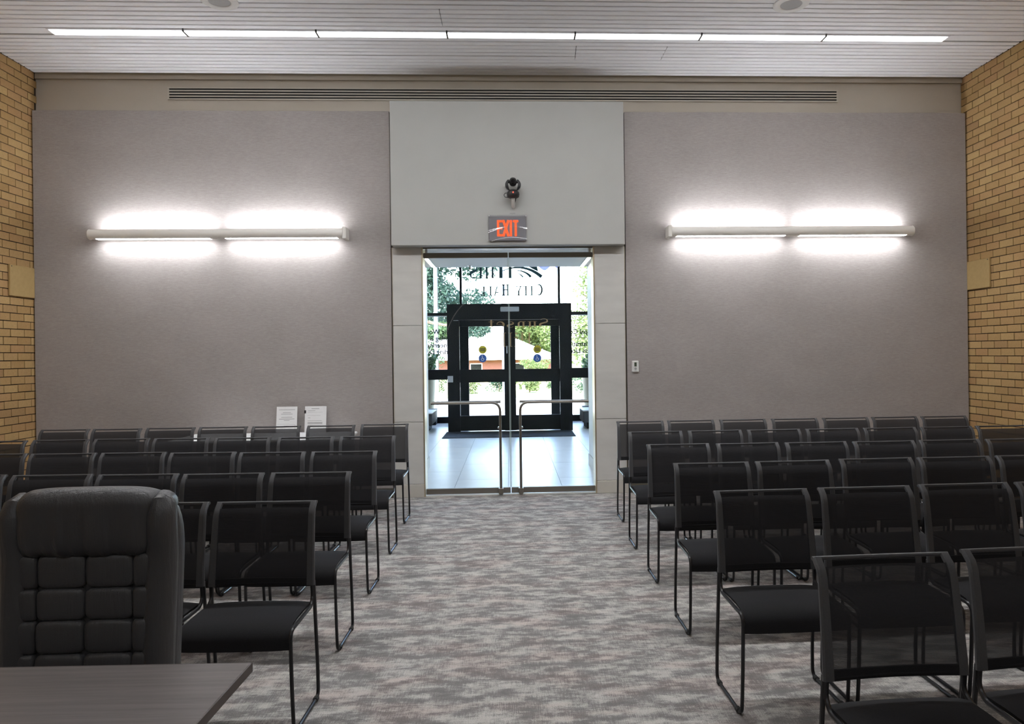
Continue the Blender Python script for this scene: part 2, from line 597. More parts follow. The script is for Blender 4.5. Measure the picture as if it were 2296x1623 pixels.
for a, b in ((STRIPS[0], STRIPS[1] + STRIP_W), (STRIPS[1], STRIPS[2] + STRIP_W), (STRIPS[2], YF)):
    n = int((a - b) / SL)
    ys += [a - SL * (k + 1) for k in range(n)]
for y in ys:
    if 7.0 < y < 7.32:
        cuts = [XL + .01, .70 + (y - 7.1) * .05, 1.62, XR - .01]
    elif 6.28 < y < 6.62:
        cuts = [XL + .01, -.60, XR - .01]
    else:
        cuts = [XL + .01, XR - .01]
    for a, b in zip(cuts[:-1], cuts[1:]):
        slat(a + (.006 if a > XL + .1 else 0), b, y)
for y in STRIPS:
    MB().box(XL + .01, -4.275, y, y + STRIP_W - .004, ZC, ZC + .02).build('slat_end_filler', 'slat', ceil)
    MB().box(4.369, XR - .01, y, y + STRIP_W - .004, ZC, ZC + .02).build('slat_end_filler', 'slat', ceil)
MB().box(XL, XR, YU - .03, YU, ZC - .055, ZC + .02).build('ceiling_edge_trim', 'ceiling_trim', ceil)

# slot lights
def slot_light(y0, label, zone):
    t = thing('ceiling_light', label, 'ceiling light', (0.047, y0, ZC))
    for k in range(7):
        x0 = -4.305 + k * 1.23
        MB().box(x0 + .008, x0 + 1.222, .012, STRIP_W - .012, -.016, .012).build('lens', 'strip%d' % zone, t)
        if k:
            MB().box(x0 - .008, x0 + .008, .0, STRIP_W, -.019, .02).build('divider', 'strip_div', t)
    MB().box(-4.305, 4.305, 0, .010, -.009, .05).box(-4.305, 4.305, STRIP_W - .010, STRIP_W, -.009, .05).box(-4.317, -4.305, 0, STRIP_W, -.009, .05).box(4.305, 4.317, 0, STRIP_W, -.009, .05).build('housing', 'slat', t)
    return t
slot_light(STRIPS[0], 'long white seven-section light slot across the slatted ceiling', 0)
slot_light(STRIPS[1], 'ceiling light slot above the chairs, outside the picture', 1)
slot_light(STRIPS[2], 'ceiling light slot above the viewpoint, outside the picture', 2)

def ceiling_speaker(x, y, label):
    t = thing('ceiling_speaker', label, 'ceiling speaker', (x, y, ZC), 0, 'round ceiling speakers')
    mb = MB()
    prof = [(.155, .0), (.155, -.010), (.145, -.016), (.100, -.016), (.092, -.010), (.092, 0)]
    mb.sweep_sheet([[(r_ * math.cos(2 * PI * k / 32), r_ * math.sin(2 * PI * k / 32), z) for k in range(32)] for r_, z in prof], True)
    mb.build('rim', 'plastic_white', t, True)
    MB().cyl((0, 0, -.009), 'z', .093, .093, .006, 28).build('grille', 'plastic_grey', t)
ceiling_speaker(-2.47, 6.20, 'round white ceiling speaker at the top edge, left of centre')
ceiling_speaker(2.53, 6.15, 'round white ceiling speaker at the top edge, right of centre')

# ------------------------------------------------------------------ back wall
wall = MB().box(XL - .2, -1.14, YU, 8.0, 0, ZC + .1).box(1.08, XR + .2, YU, 8.0, 0, ZC + .1).box(-1.14, 1.08, YU, 8.0, 2.76, ZC + .1).build('wall_back', 'paint_beige')
struct(wall, 'back wall with taupe fabric panels and beige upper band')
MB().rbox(XL + .012, -1.288, YB, YU, 0.10, 4.21, .004).build('fabric_panel', 'fabric', wall)
MB().rbox(1.288, XR - .015, YB, YU, 0.10, 4.21, .004).build('fabric_panel', 'fabric', wall)
bk = MB().rbox(-1.258, 1.258, 7.604, YU, 2.725, 4.275, .004).build('bulkhead', 'paint_white', wall)
for (x0, x1) in ((-1.274, -.957), (.937, 1.272)):
    for (z0, z1) in ((.142, .818), (.822, 1.871), (1.875, 2.724)):
        MB().rbox(x0, x1, YB, YU, z0, z1, .002).build('stone_tile', 'stone', wall)
    s = -1 if x0 < 0 else 1
    MB().rbox(min(x0, x0 - .014 * (s < 0)), x1 + .014 * (s > 0), YB - .012, YU, 0, .139, .003).build('base_tile', 'stone_base', wall)
    xi = x1 if s < 0 else x0
    MB().box(xi - .001 if s < 0 else xi - .014, xi + .014 if s < 0 else xi + .001, YB - .004, YU + .1, 0, 2.724).build('edge_strip', 'brass', wall)
    xo = x0 if s < 0 else x1
    MB().box(xo - .014 if s < 0 else xo + .001, xo - .001 if s < 0 else xo + .014, YB + .02, YU, .14, 2.724).build('shadow_gap', 'bronze', wall)
    MB().box(xo - .0025 if s < 0 else xo, xo if s < 0 else xo + .0025, YB - .002, YB + .03, .14, 2.724).build('edge_strip', 'brass', wall)
bb = MB().box(XL + .01, -1.29, YB - .010, YU, 0, .10).build('baseboard_back', 'bronze', None)
struct(bb)
bb = MB().box(1.29, XR - .01, YB - .010, YU, 0, .10).build('baseboard_back', 'bronze', None)
struct(bb)

# linear air grille
g = thing('air_grille', 'long four-slot white air grille above the wall panels', 'air vent', (0, YU, 4.36))
MB().box(-3.67, 3.735, -.012, -.001, .0, .014).box(-3.67, 3.735, -.012, -.001, .122, .136).box(-3.684, -3.67, -.012, -.001, .0, .136).box(3.735, 3.749, -.012, -.001, .0, .136).build('grille_frame', 'grille', g)
MB().box(-3.67, 3.735, -.004, -.001, .014, .122).build('slot_backing', 'black', g)
for k in range(3):
    z = .014 + .0165 * (k + 1) + .014 * k
    MB().box(-3.67, 3.735, -.012, -.005, z, z + .014).build('bar', 'grille', g)

# ------------------------------------------------------------------ brick side walls
BL, BH, JT = .2032, .0813, .009
def brick_wall(name, X, s, ystart, label):
    """s = +1: the room lies on the +x side of the face"""
    f = X - s * .010                                      # mortar face, the bricks stand proud of it
    w = MB().box(min(f, f - s * .3), max(f, f - s * .3), YF - .2, 8.0, 0, ZC + .15).build(name, 'mortar')
    struct(w, label)
    full = MB().box(-.010, .010, 0, BL - JT, 0, BH - JT).mesh('brick', 'brick')
    cache = {}
    stuff = MB()
    for k in range(57):
        z0 = .004 + k * BH
        off = BL / 2 if k % 2 else 0
        y1 = ystart + off
        n = 0
        while y1 > YF:
            a, b = y1 - BL + JT, min(y1, 7.84)
            if b - a > .012:
                zz = rng.uniform(-.0012, .0012)
                px = rng.uniform(-.0015, .0015)
                if a > 6.85 and z0 > .3:
                    L = round(b - a, 4)
                    if abs(L - (BL - JT)) < .001:
                        me = full
                    else:
                        if L not in cache:
                            cache[L] = MB().box(-.010, .010, 0, L, 0, BH - JT).mesh('brick', 'brick')
                        me = cache[L]
                    put('brick', me, w, (f + px, a, z0 + zz))
                elif a > 3.4:
                    stuff.box(f - .010 + px, f + .010 + px, a, b, z0 + zz, z0 + BH - JT + zz)
                else:
                    stuff.box(f - .010, f + .010, a, b, z0, z0 + BH - JT)
            y1 -= BL
    so = stuff.build('brick_courses', 'brick', w)
    so['kind'] = 'stuff'
    return w
brick_wall('wall_left', XL, 1, 7.80, 'buff brick side wall on the left')
brick_wall('wall_right', XR, -1, 7.842, 'buff brick side wall on the right')
struct(MB().box(XL - .3, XR + .3, YF - .2, YF, 0, ZC + .15).build('wall_front', 'paint_white'), 'white wall behind the viewpoint')

def cover_plate(x, s, label):
    t = thing('wall_cover_plate', label, 'cover plate', (x, 7.56, 2.205))
    MB().rbox(0 if s > 0 else -.022, .022 if s > 0 else 0, -.19, .18, 0, .318, .004).build('plate', 'panel_tan', t)
    MB().cyl((s * .014, -.168, .302), 'x', .006, .006, s * .012, 8).build('screw', 'bronze', t)
cover_plate(XL + .002, 1, 'tan square cover plate on the left brick wall')
cover_plate(XR - .002, -1, 'tan square cover plate on the right brick wall')

# ------------------------------------------------------------------ tube wall lights
def tube_light(xa, xb, inner, label):
    """xa..xb span; inner = +1 when the square end block is at xb"""
    r, yc, zc = .057, YB - .105, 2.862
    t = thing('wall_light', label, 'wall light', ((xa + xb) / 2, YB, zc), 0, 'tube wall lights')
    h = (xb - xa) / 2
    y = -.105
    # round shell, open along the top and the bottom
    mb = MB()
    n = 10
    def shell(x0, x1, a0, a1):
        o_, i_ = [], []
        for k in range(n + 1):
            a = R(a0 + (a1 - a0) * k / n)
            o_.append((y + r * math.cos(a), r * math.sin(a)))
            i_.append((y + (r - .003) * math.cos(a), (r - .003) * math.sin(a)))
        ring = o_ + i_[::-1]
        m = len(ring)
        mb.add([(x0, p, q) for p, q in ring] + [(x1, p, q) for p, q in ring],
               [(i, (i + 1) % m, m + (i + 1) % m, m + i) for i in range(m)] + [tuple(range(m)), tuple(range(2 * m - 1, m - 1, -1))])
    lit = [(-h + .095, -.080), (.080, h - .095)]
    shell(-h + .02, h - .02, 118, 242)           # front half
    shell(-h + .02, h - .02, -50, 50)            # wall side
    mb.build('shell', 'enamel', t, 30)
    e = MB()
    for x0, x1 in ((-h + .02, -h + .095), (-.080, .080), (h - .095, h - .02)):
        e.cyl((x0, y, 0), 'x', r - .0035, r - .0035, x1 - x0, 20)
    e.build('blank_section', 'enamel', t, True)
    for s in (-1, 1):
        if s == inner:
            MB().rbox(s * h - .036 if s > 0 else -h - .004, h + .004 if s > 0 else -h + .036, y - r - .006, -.004, -r - .006, r + .006, .006).build('end_block', 'enamel', t)
        else:
            MB().ball((s * (h - .02), y, 0), .020, r * .985, r * .985, 20, 10, .85, 1.0).build('end_cap', 'enamel', t, True)
    for x0, x1 in lit:
        MB().box(x0, x1, y - .030, y + .026, -r + .006, -r + .010).build('lower_lens', 'sconce_down', t)
        MB().box(x0, x1, y - .026, y + .030, r - .014, r - .010).build('upper_lens', 'sconce_up', t)
    MB().box(-h + .1, h - .1, y - .016, y + .016, -r + .009, r - .017).build('core', 'enamel', t)
    for x in (-h * .72, h * .72):
        MB().box(x - .03, x + .03, y + r - .012, -.001, -.014, .014).build('bracket', 'enamel', t)
tube_light(-4.43, -1.735, 1, 'cream tube wall light on the left fabric panel')
tube_light(1.735, 4.495, -1, 'cream tube wall light on the right fabric panel')

# ------------------------------------------------------------------ double glass doors
YG = 7.80
def glass_door(x0, x1, s, label):
    """s = +1: the meeting edge is at x1"""
    t = thing('glass_door', label, 'door', ((x0 + x1) / 2, YG, 0), 0, 'frameless double doors')
    h = (x1 - x0) / 2
    MB().box(-h, h, -.006, .006, .07, 2.62).build('glass_pane', 'glass', t)
    MB().box(s * h - .003, s * h + .003, -.0065, .0065, .08, 2.61).build('polished_edge', 'glass_edge', t)
    MB().rbox(-h, h, -.02, .02, .018, .080, .004).build('bottom_rail', 'nickel', t)
    MB().rbox(-h, h, -.02, .02, 2.612, 2.668, .004).build('top_rail', 'bronze', t)
    MB().cyl((-s * (h - .03), 0, 2.668), 'z', .014, .014, .05, 12).build('pivot', 'chrome', t)
    xv = s * (h - .105)
    xe = -s * (h - .065)
    pts = fillet([(xv, -.062, .035), (xv, -.062, 1.018), (xe, -.062, 1.018)], [.10], 8)
    hd = MB().tube(pts, .0145, 12).build('push_handle', 'nickel', t, True)
    MB().rbox(xv - .026, xv + .026, -.080, -.018, .018, .082, .006).build('handle_foot', 'nickel', hd)
    MB().rbox(xv - .02, xv + .02, -.076, -.03, 0.0, .018, .003).build('floor_bolt', 'chrome', hd)
    MB().cyl((xv - s * .02, -.062, .74), 'y', .011, .011, .055, 12).build('lock_knob', 'chrome', hd)
    MB().cyl((xe + s * .012, -.062, 1.018), 'y', .009, .009, .056, 10).build('standoff', 'chrome', hd)
    MB().cyl((xv, -.062, .30), 'y', .009, .009, .056, 10).build('standoff', 'chrome', hd)
    pts = [(xv + s * .005, .062, 1.018), (xe, .062, 1.018)]
    MB().tube(pts, .0145, 12).build('pull_bar', 'nickel', t, True)
    return t
d1 = glass_door(-.940, -.016, 1, 'left frameless glass door with bent metal push handle')
d2 = glass_door(-.006, .920, -1, 'right frameless glass door with bent metal push handle')
hd = MB().box(-.957, .937, 7.76, 7.90, 2.712, 2.76).build('trim_1', 'bronze')
struct(hd, 'dark door header')
th = MB().rbox(-.957, .937, 7.755, 7.86, 0, .012, .002).build('trim_2', 'threshold')
struct(th, 'white door threshold')

# ---- serif lettering built from polygons (unit cap height)
def g_stem(x, w, y0=0.0, y1=1.0, sb=True, st=True, sw=.09, t=.035):
    p = [[(x, y0), (x + w, y0), (x + w, y1), (x, y1)]]
    if sb:
        p.append([(x - sw, y0), (x + w + sw, y0), (x + w + sw, y0 + t), (x - sw, y0 + t)])
    if st:
        p.append([(x - sw, y1 - t), (x + w + sw, y1 - t), (x + w + sw, y1), (x - sw, y1)])
    return p
def g_bar(x0, y0, x1, y1, w):
    d = Vector((x1 - x0, y1 - y0)).normalized()
    n = Vector((-d.y, d.x)) * w / 2
    return [[(x0 + n.x, y0 + n.y), (x0 - n.x, y0 - n.y), (x1 - n.x, y1 - n.y), (x1 + n.x, y1 + n.y)]]
def g_curve(pts, wf, n=None):
    out = []
    m = len(pts)
    L, Rr = [], []
    for i in range(m):
        a, b = pts[max(i - 1, 0)], pts[min(i + 1, m - 1)]
        d = Vector((b[0] - a[0], b[1] - a[1])).normalized()
        w = wf(i / (m - 1)) / 2
        L.append((pts[i][0] - d.y * w, pts[i][1] + d.x * w))
        Rr.append((pts[i][0] + d.y * w, pts[i][1] - d.x * w))
    for i in range(m - 1):
        out.append([L[i], Rr[i], Rr[i + 1], L[i + 1]])
    return out
def ell(cx, cy, rx, ry, a0, a1, n=14):
    return [(cx + rx * math.cos(R(a0 + (a1 - a0) * i / n)), cy + ry * math.sin(R(a0 + (a1 - a0) * i / n))) for i in range(n + 1)]
def g_S(h, w):
    pts = ell(w / 2, h * .74, w * .40, h * .24, 20, 200, 9) + ell(w / 2, h * .26, w * .42, h * .24, 110, -160, 13)[1:]
    pts = ell(w * .5, h * .745, w * .38, h * .235, 25, 225, 10) + ell(w * .5, h * .26, w * .42, h * .24, 45, -160, 12)
    return g_curve(pts, lambda t: .035 + .12 * math.exp(-((t - .5) / .2) ** 2))
GL = {
    'C': (lambda: g_curve(ell(.42, .5, .38, .48, 40, 320, 22), lambda t: .03 + .12 * math.sin(PI * t) ** 2), .86),
    'I': (lambda: g_stem(.11, .13), .36),
    'T': (lambda: g_stem(.31, .13, st=False) + g_bar(.02, .98, .73, .98, .04) + g_bar(.04, 1.0, .02, .82, .03) + g_bar(.71, 1.0, .73, .82, .03), .76),
    'Y': (lambda: g_stem(.32, .13, 0, .48, st=False) + g_bar(.385, .42, .10, .98, .12) + g_bar(.385, .42, .66, .98, .045) + g_bar(.0, .98, .24, .98, .035) + g_bar(.54, .98, .78, .98, .035), .80),
    'H': (lambda: g_stem(.09, .13) + g_stem(.62, .13) + g_bar(.2, .52, .66, .52, .045), .86),
    'A': (lambda: g_bar(.10, .0, .40, 1.0, .045) + g_bar(.40, 1.0, .72, .0, .13) + g_bar(.22, .34, .60, .34, .04) + g_bar(.0, .017, .22, .017, .035) + g_bar(.58, .017, .86, .017, .035), .86),
    'L': (lambda: g_stem(.11, .13) + g_bar(.12, .02, .62, .02, .04) + g_bar(.62, .0, .64, .2, .04), .70),
    'S': (lambda: g_S(1.0, .60), .66),
    's': (lambda: g_S(.68, .46), .52),
    'u': (lambda: g_stem(.08, .12, .14, .68, sb=False) + g_curve(ell(.27, .16, .15, .14, 180, 340, 8), lambda t: .1 - .05 * t) + g_stem(.40, .12, 0, .68), .64),
    'n': (lambda: g_stem(.08, .12, 0, .68) + g_curve(ell(.30, .50, .15, .16, 160, 0, 8), lambda t: .05 + .05 * t) + g_stem(.40, .12, 0, .52, st=False), .66),
    'e': (lambda: g_curve(ell(.29, .34, .23, .32, 5, 320, 18), lambda t: .04 + .09 * math.sin(PI * t) ** 2) + g_bar(.08, .38, .5, .38, .035), .58),
    't': (lambda: g_stem(.14, .12, .1, .9, sb=False, st=False) + g_curve(ell(.30, .12, .13, .11, 180, 300, 7), lambda t: .09 - .05 * t) + g_bar(.02, .66, .38, .66, .04), .44),
    'i': (lambda: g_stem(.10, .13, 0, .68) + [[(.08, .86), (.25, .86), (.25, 1.0), (.08, 1.0)]], .36),
    'l': (lambda: g_stem(.10, .13, 0, 1.0), .36),
    ' ': (lambda: [], .42),
}
def word_polys(txt, size, spacing=.04, size_first=None):
    polys, x = [], 0.0
    for i, ch in enumerate(txt):
        k = size_first if (size_first and (i == 0 or txt[i - 1] == ' ')) else size
        f, w = GL[ch]
        polys += [[(x + a * k, b * k) for a, b in p] for p in f()]
        x += (w + spacing) * k
    return polys, x
def bolder(polys, d):
    out = []
    for p in polys:
        xs, ys_ = [a for a, b in p], [b for a, b in p]
        cx, cy = (min(xs) + max(xs)) / 2, (min(ys_) + max(ys_)) / 2
        wx, wy = max(xs) - min(xs) + 1e-6, max(ys_) - min(ys_) + 1e-6
        out.append([(cx + (a - cx) * (wx + d) / wx, cy + (b - cy) * (wy + d) / wy) for a, b in p])
    return out
def lettering(name, polys, x_right, z0, y, mat, parent, th=.003):
    """writing read from the far side: it starts at x_right and runs towards -x as seen from here"""
    mb = MB()
    for p in polys:
        mb.prism([(x_right - a, z0 + b) for a, b in p], y, y + th)
    return mb.build(name, mat, parent)
def font_line(name, txt, size, x_right, z0, y, mat, parent):
    cu = bpy.data.curves.new(name, 'FONT')
    cu.body = txt
    cu.size = size
    cu.extrude = .001
    cu.offset = .0035
    cu.align_x = 'LEFT'
    cu.materials.append(M[mat])
    tmp = bpy.data.objects.new(name, cu)
    COL.objects.link(tmp)
    dg = bpy.context.evaluated_depsgraph_get()
    me = bpy.data.meshes.new_from_object(tmp.evaluated_get(dg))
    me.name = name
    bpy.data.objects.remove(tmp)
    ob = bpy.data.objects.new(name, me)
    COL.objects.link(ob)
    ob.parent = parent
    ob.rotation_euler = (PI / 2, 0, PI)
    ob.location = (x_right, y, z0)
    return ob

# gold film lettering and the etched ring on the outer face of the glass doors
gl = thing('gold_door_lettering', 'mirrored gold film lettering on the glass double doors', 'lettering', (0, YG + .0075, 0))
ps, wd = word_polys('Sunset', .096, .10)
k_ = .69 / wd
ps = [[(a * k_, b) for a, b in p] for p in ps]
lettering('word', ps, .425, 1.842, 0, 'gold_film', gl, .001)
ps, wd = word_polys('Hills', .155, .10)
k_ = .44 / wd
ps = [[(a * k_, b) for a, b in p] for p in ps]
lettering('word', ps, .235, 1.63, 0, 'gold_film', gl, .001)
ring = MB()
for p in g_curve(ell(.08, 1.62, .80, .72, 128, 195, 40), lambda t: .012):
    ring.prism(p, 0, .001)
ring.build('etched_arc', 'etched', gl)

# ------------------------------------------------------------------ exit sign, camera, thermostat
es = thing('exit_sign', 'red exit sign behind a wavy clear cover above the doors', 'exit sign', (-.0135, 7.604, 2.755))
MB().rbox(-.200, .200, -.030, -.001, .012, .275, .004).build('sign_box', 'sign_grey', es)
lt = MB()
def E_(x, w, h, z):
    s = .022
    lt.box(x, x + s, -.034, -.0302, z, z + h)
    for q in (0, h / 2 - s / 2, h - s):
        lt.box(x + s, x + w, -.034, -.0302, z + q, z + q + s)
z0, hh = .058, .172
E_(-.112, .056, hh, z0)
for p in g_bar(-.046, 0, .010, hh, .024) + g_bar(.010, 0, -.046, hh, .024):
    lt.prism([(a, b + z0) for a, b in p], -.034, -.0302)
lt.box(.024, .047, -.034, -.0302, z0, z0 + hh)
lt.box(.058, .116, -.034, -.0302, z0 + hh - .022, z0 + hh)
lt.box(.076, .098, -.034, -.0302, z0, z0 + hh - .022)
lt.build('letters', 'exit_red', es)
rows = []
for j in range(31):
    v = j / 30
    rr = []
    for i in range(37):
        u = i / 36
        ph = 2 * PI * 2.1 * v - 2.3 * math.sin(PI * (u * .85 + .02)) - .8 * u
        rr.append((-.2105 + .421 * u, -.047 - .038 * .287 / (2 * PI * 2.1) * math.cos(ph) + .0525 * .287 * (v - .5), -.001 + .287 * v))
    rows.append(rr)
M['acrylic'] = glass_mat('clear_acrylic', (.86, .86, .88), .30, .02)
MB().sweep_sheet(rows).build('clear_cover', 'acrylic', es, True)
for sx in (-1, 1):
    for z in (.014, .272):
        MB().cyl((sx * .196, -.052, z), 'y', .006, .006, .05, 10).build('screw', 'chrome', es)
tag(MB().rbox(.012, .072, 7.599, 7.604, 3.060, 3.070, .001).build('conduit_plate', 'plastic_grey'), 'tiny grey plate just above the exit sign', 'wall plate')

pc = thing('video_camera', 'black pan-tilt video camera on the white bulkhead', 'video camera', (.050, 7.604, 3.105))
br = MB()
br.tube(fillet([(0, -.002, .03), (0, -.05, .035), (0, -.10, .09), (0, -.10, .115)], [.02, .03]), [.020] * 14, 10)
br.build('wall_bracket', 'plastic_white', pc, True)
bs = MB()
bs.sweep_sheet([[(r_ * math.cos(2 * PI * k / 24), -.105 + r_ * math.sin(2 * PI * k / 24), z) for k in range(24)] for r_, z in ((.001, .098), (.042, .100), (.062, .112), (.068, .135), (.066, .158), (.056, .170), (.045, .172), (.001, .173))], True)
bs.build('base', 'device_black', pc, True)
yk = MB().cyl((0, -.105, .172), 'z', .040, .036, .014, 20).build('yoke', 'device_black', pc, True)
for s in (-1, 1):
    rows = []
    for k in range(9):
        t = k / 8
        a = R(-62 + 112 * t)
        cx, cz = s * (.012 + .058 * math.cos(a)), .242 + .068 * math.sin(a)
        w = .010 + .018 * math.sin(PI * min(1, t * 1.05)) ** 1.5
        d = .018 + .012 * math.sin(PI * t)
        rows.append([(cx - s * w * .7, -.105 - d, cz), (cx + s * w * .5, -.105 - d, cz), (cx + s * w * .5, -.105 + d, cz), (cx - s * w * .7, -.105 + d, cz)])
    mb = MB().sweep_sheet(rows, True)
    n0 = len(mb.v)
    mb.f += [(0, 1, 2, 3), (n0 - 1, n0 - 2, n0 - 3, n0 - 4)]
    mb.build('arm', 'device_black', yk, 50)
hd_ = MB().ball((0, -.105, .272), .040, .050, .046, 18, 12, .85).build('camera_head', 'device_black', pc, True)
MB().cyl((0, -.156, .272), 'y', .022, .030, .012, 20).build('lens', 'lens_black', hd_, True)
MB().cyl((-.052, -.105, .272), 'x', .014, .014, .104, 12).build('tilt_axle', 'device_black', hd_, True)
MB().box(-.006, .006, -.1725, -.168, .140, .156).build('indicator', 'led_red', pc)
MB().tube([(-.05, -.11, .155), (-.085, -.12, .150), (-.098, -.12, .130), (-.088, -.11, .112), (-.05, -.10, .108)], .0035, 8).tube([(.03, -.1, .105), (.024, -.07, .08), (.012, -.035, .055), (.01, -.002, .05)], .005, 8).build('cable', 'device_black', pc, True)

ts = thing('thermostat', 'small white wall thermostat right of the stone door surround', 'thermostat', (1.376, YB, 1.332))
MB().rbox(-.038, .038, -.024, -.001, 0, .124, .006).build('body', 'plastic_white', ts)
MB().box(-.012, .014, -.0255, -.0235, .062, .107).build('display', 'lcd', ts)
MB().cyl((.001, -.0275, .038), 'y', .014, .014, .004, 16).build('button', 'plastic_grey', ts)
MB().box(-.012, .012, -.0252, -.0235, .014, .018).build('print', 'plastic_grey', ts)

# ------------------------------------------------------------------ white table with two papers
tb = thing('folding_table', 'white folding table against the wall behind the left chairs', 'table', (-2.52, 7.40, 0))
MB().rbox(-.86, .86, -.32, .30, .702, .735, .008).build('tabletop', 'table_white', tb)
MB().box(-.80, .80, -.27, -.25, .63, .702).box(-.80, .80, .23, .25, .63, .702).build('apron', 'plastic_grey', tb)
for sx in (-1, 1):
    for sy in (-1, 1):
        MB().tube([(sx * .74, sy * .22, .70), (sx * .74, sy * .24, 0)], .014, 10).build('leg', 'plastic_grey', tb, True)
def paper(x, lines, title, label, clip):
    t = thing('paper_sheet', label, 'paper', (x, 7.655, .7355))
    t.rotation_euler = (R(-8), 0, 0)
    MB().box(-.109, .109, 0, .002, 0, .281).build('sheet', 'paper', t)
    mb = MB()
    for (xa, xb, z, h) in lines:
        mb.box(xa, xb, -.0012, -.0002, z, z + h)
    mb.build('printed_lines', 'ink', t)
    if clip:
        MB().box(-.098, .118, .003, .006, .0, .279).build('second_sheet', 'paper', t)
        MB().rbox(-.116, -.098, -.006, .010, .205, .238, .002).build('binder_clip', 'device_black', t)
paper(-2.405, [(-.085, .085, .246, .004), (-.042, .042, .214, .004), (-.06, .06, .198, .004), (-.058, .058, .164, .004), (-.082, .082, .146, .005), (-.03, .03, .132, .004), (-.10, .03, .093, .0015), (.03, .092, .086, .0015), (-.028, .022, .062, .013), (.090, .092, .03, .055)], 0, 'white printed notice, left of the two on the white table', False)
paper(-2.105, [(-.04, .042, .252, .005), (-.075, .0, .232, .003), (-.085, .06, .182, .0015), (-.075, -.05, .156, .003), (-.078, .07, .125, .003), (-.078, .078, .103, .006), (-.078, .078, .090, .006), (-.078, .06, .06, .002), (-.08, .08, .215, .0012)], 0, 'white printed form with black binder clip on the white table', True)

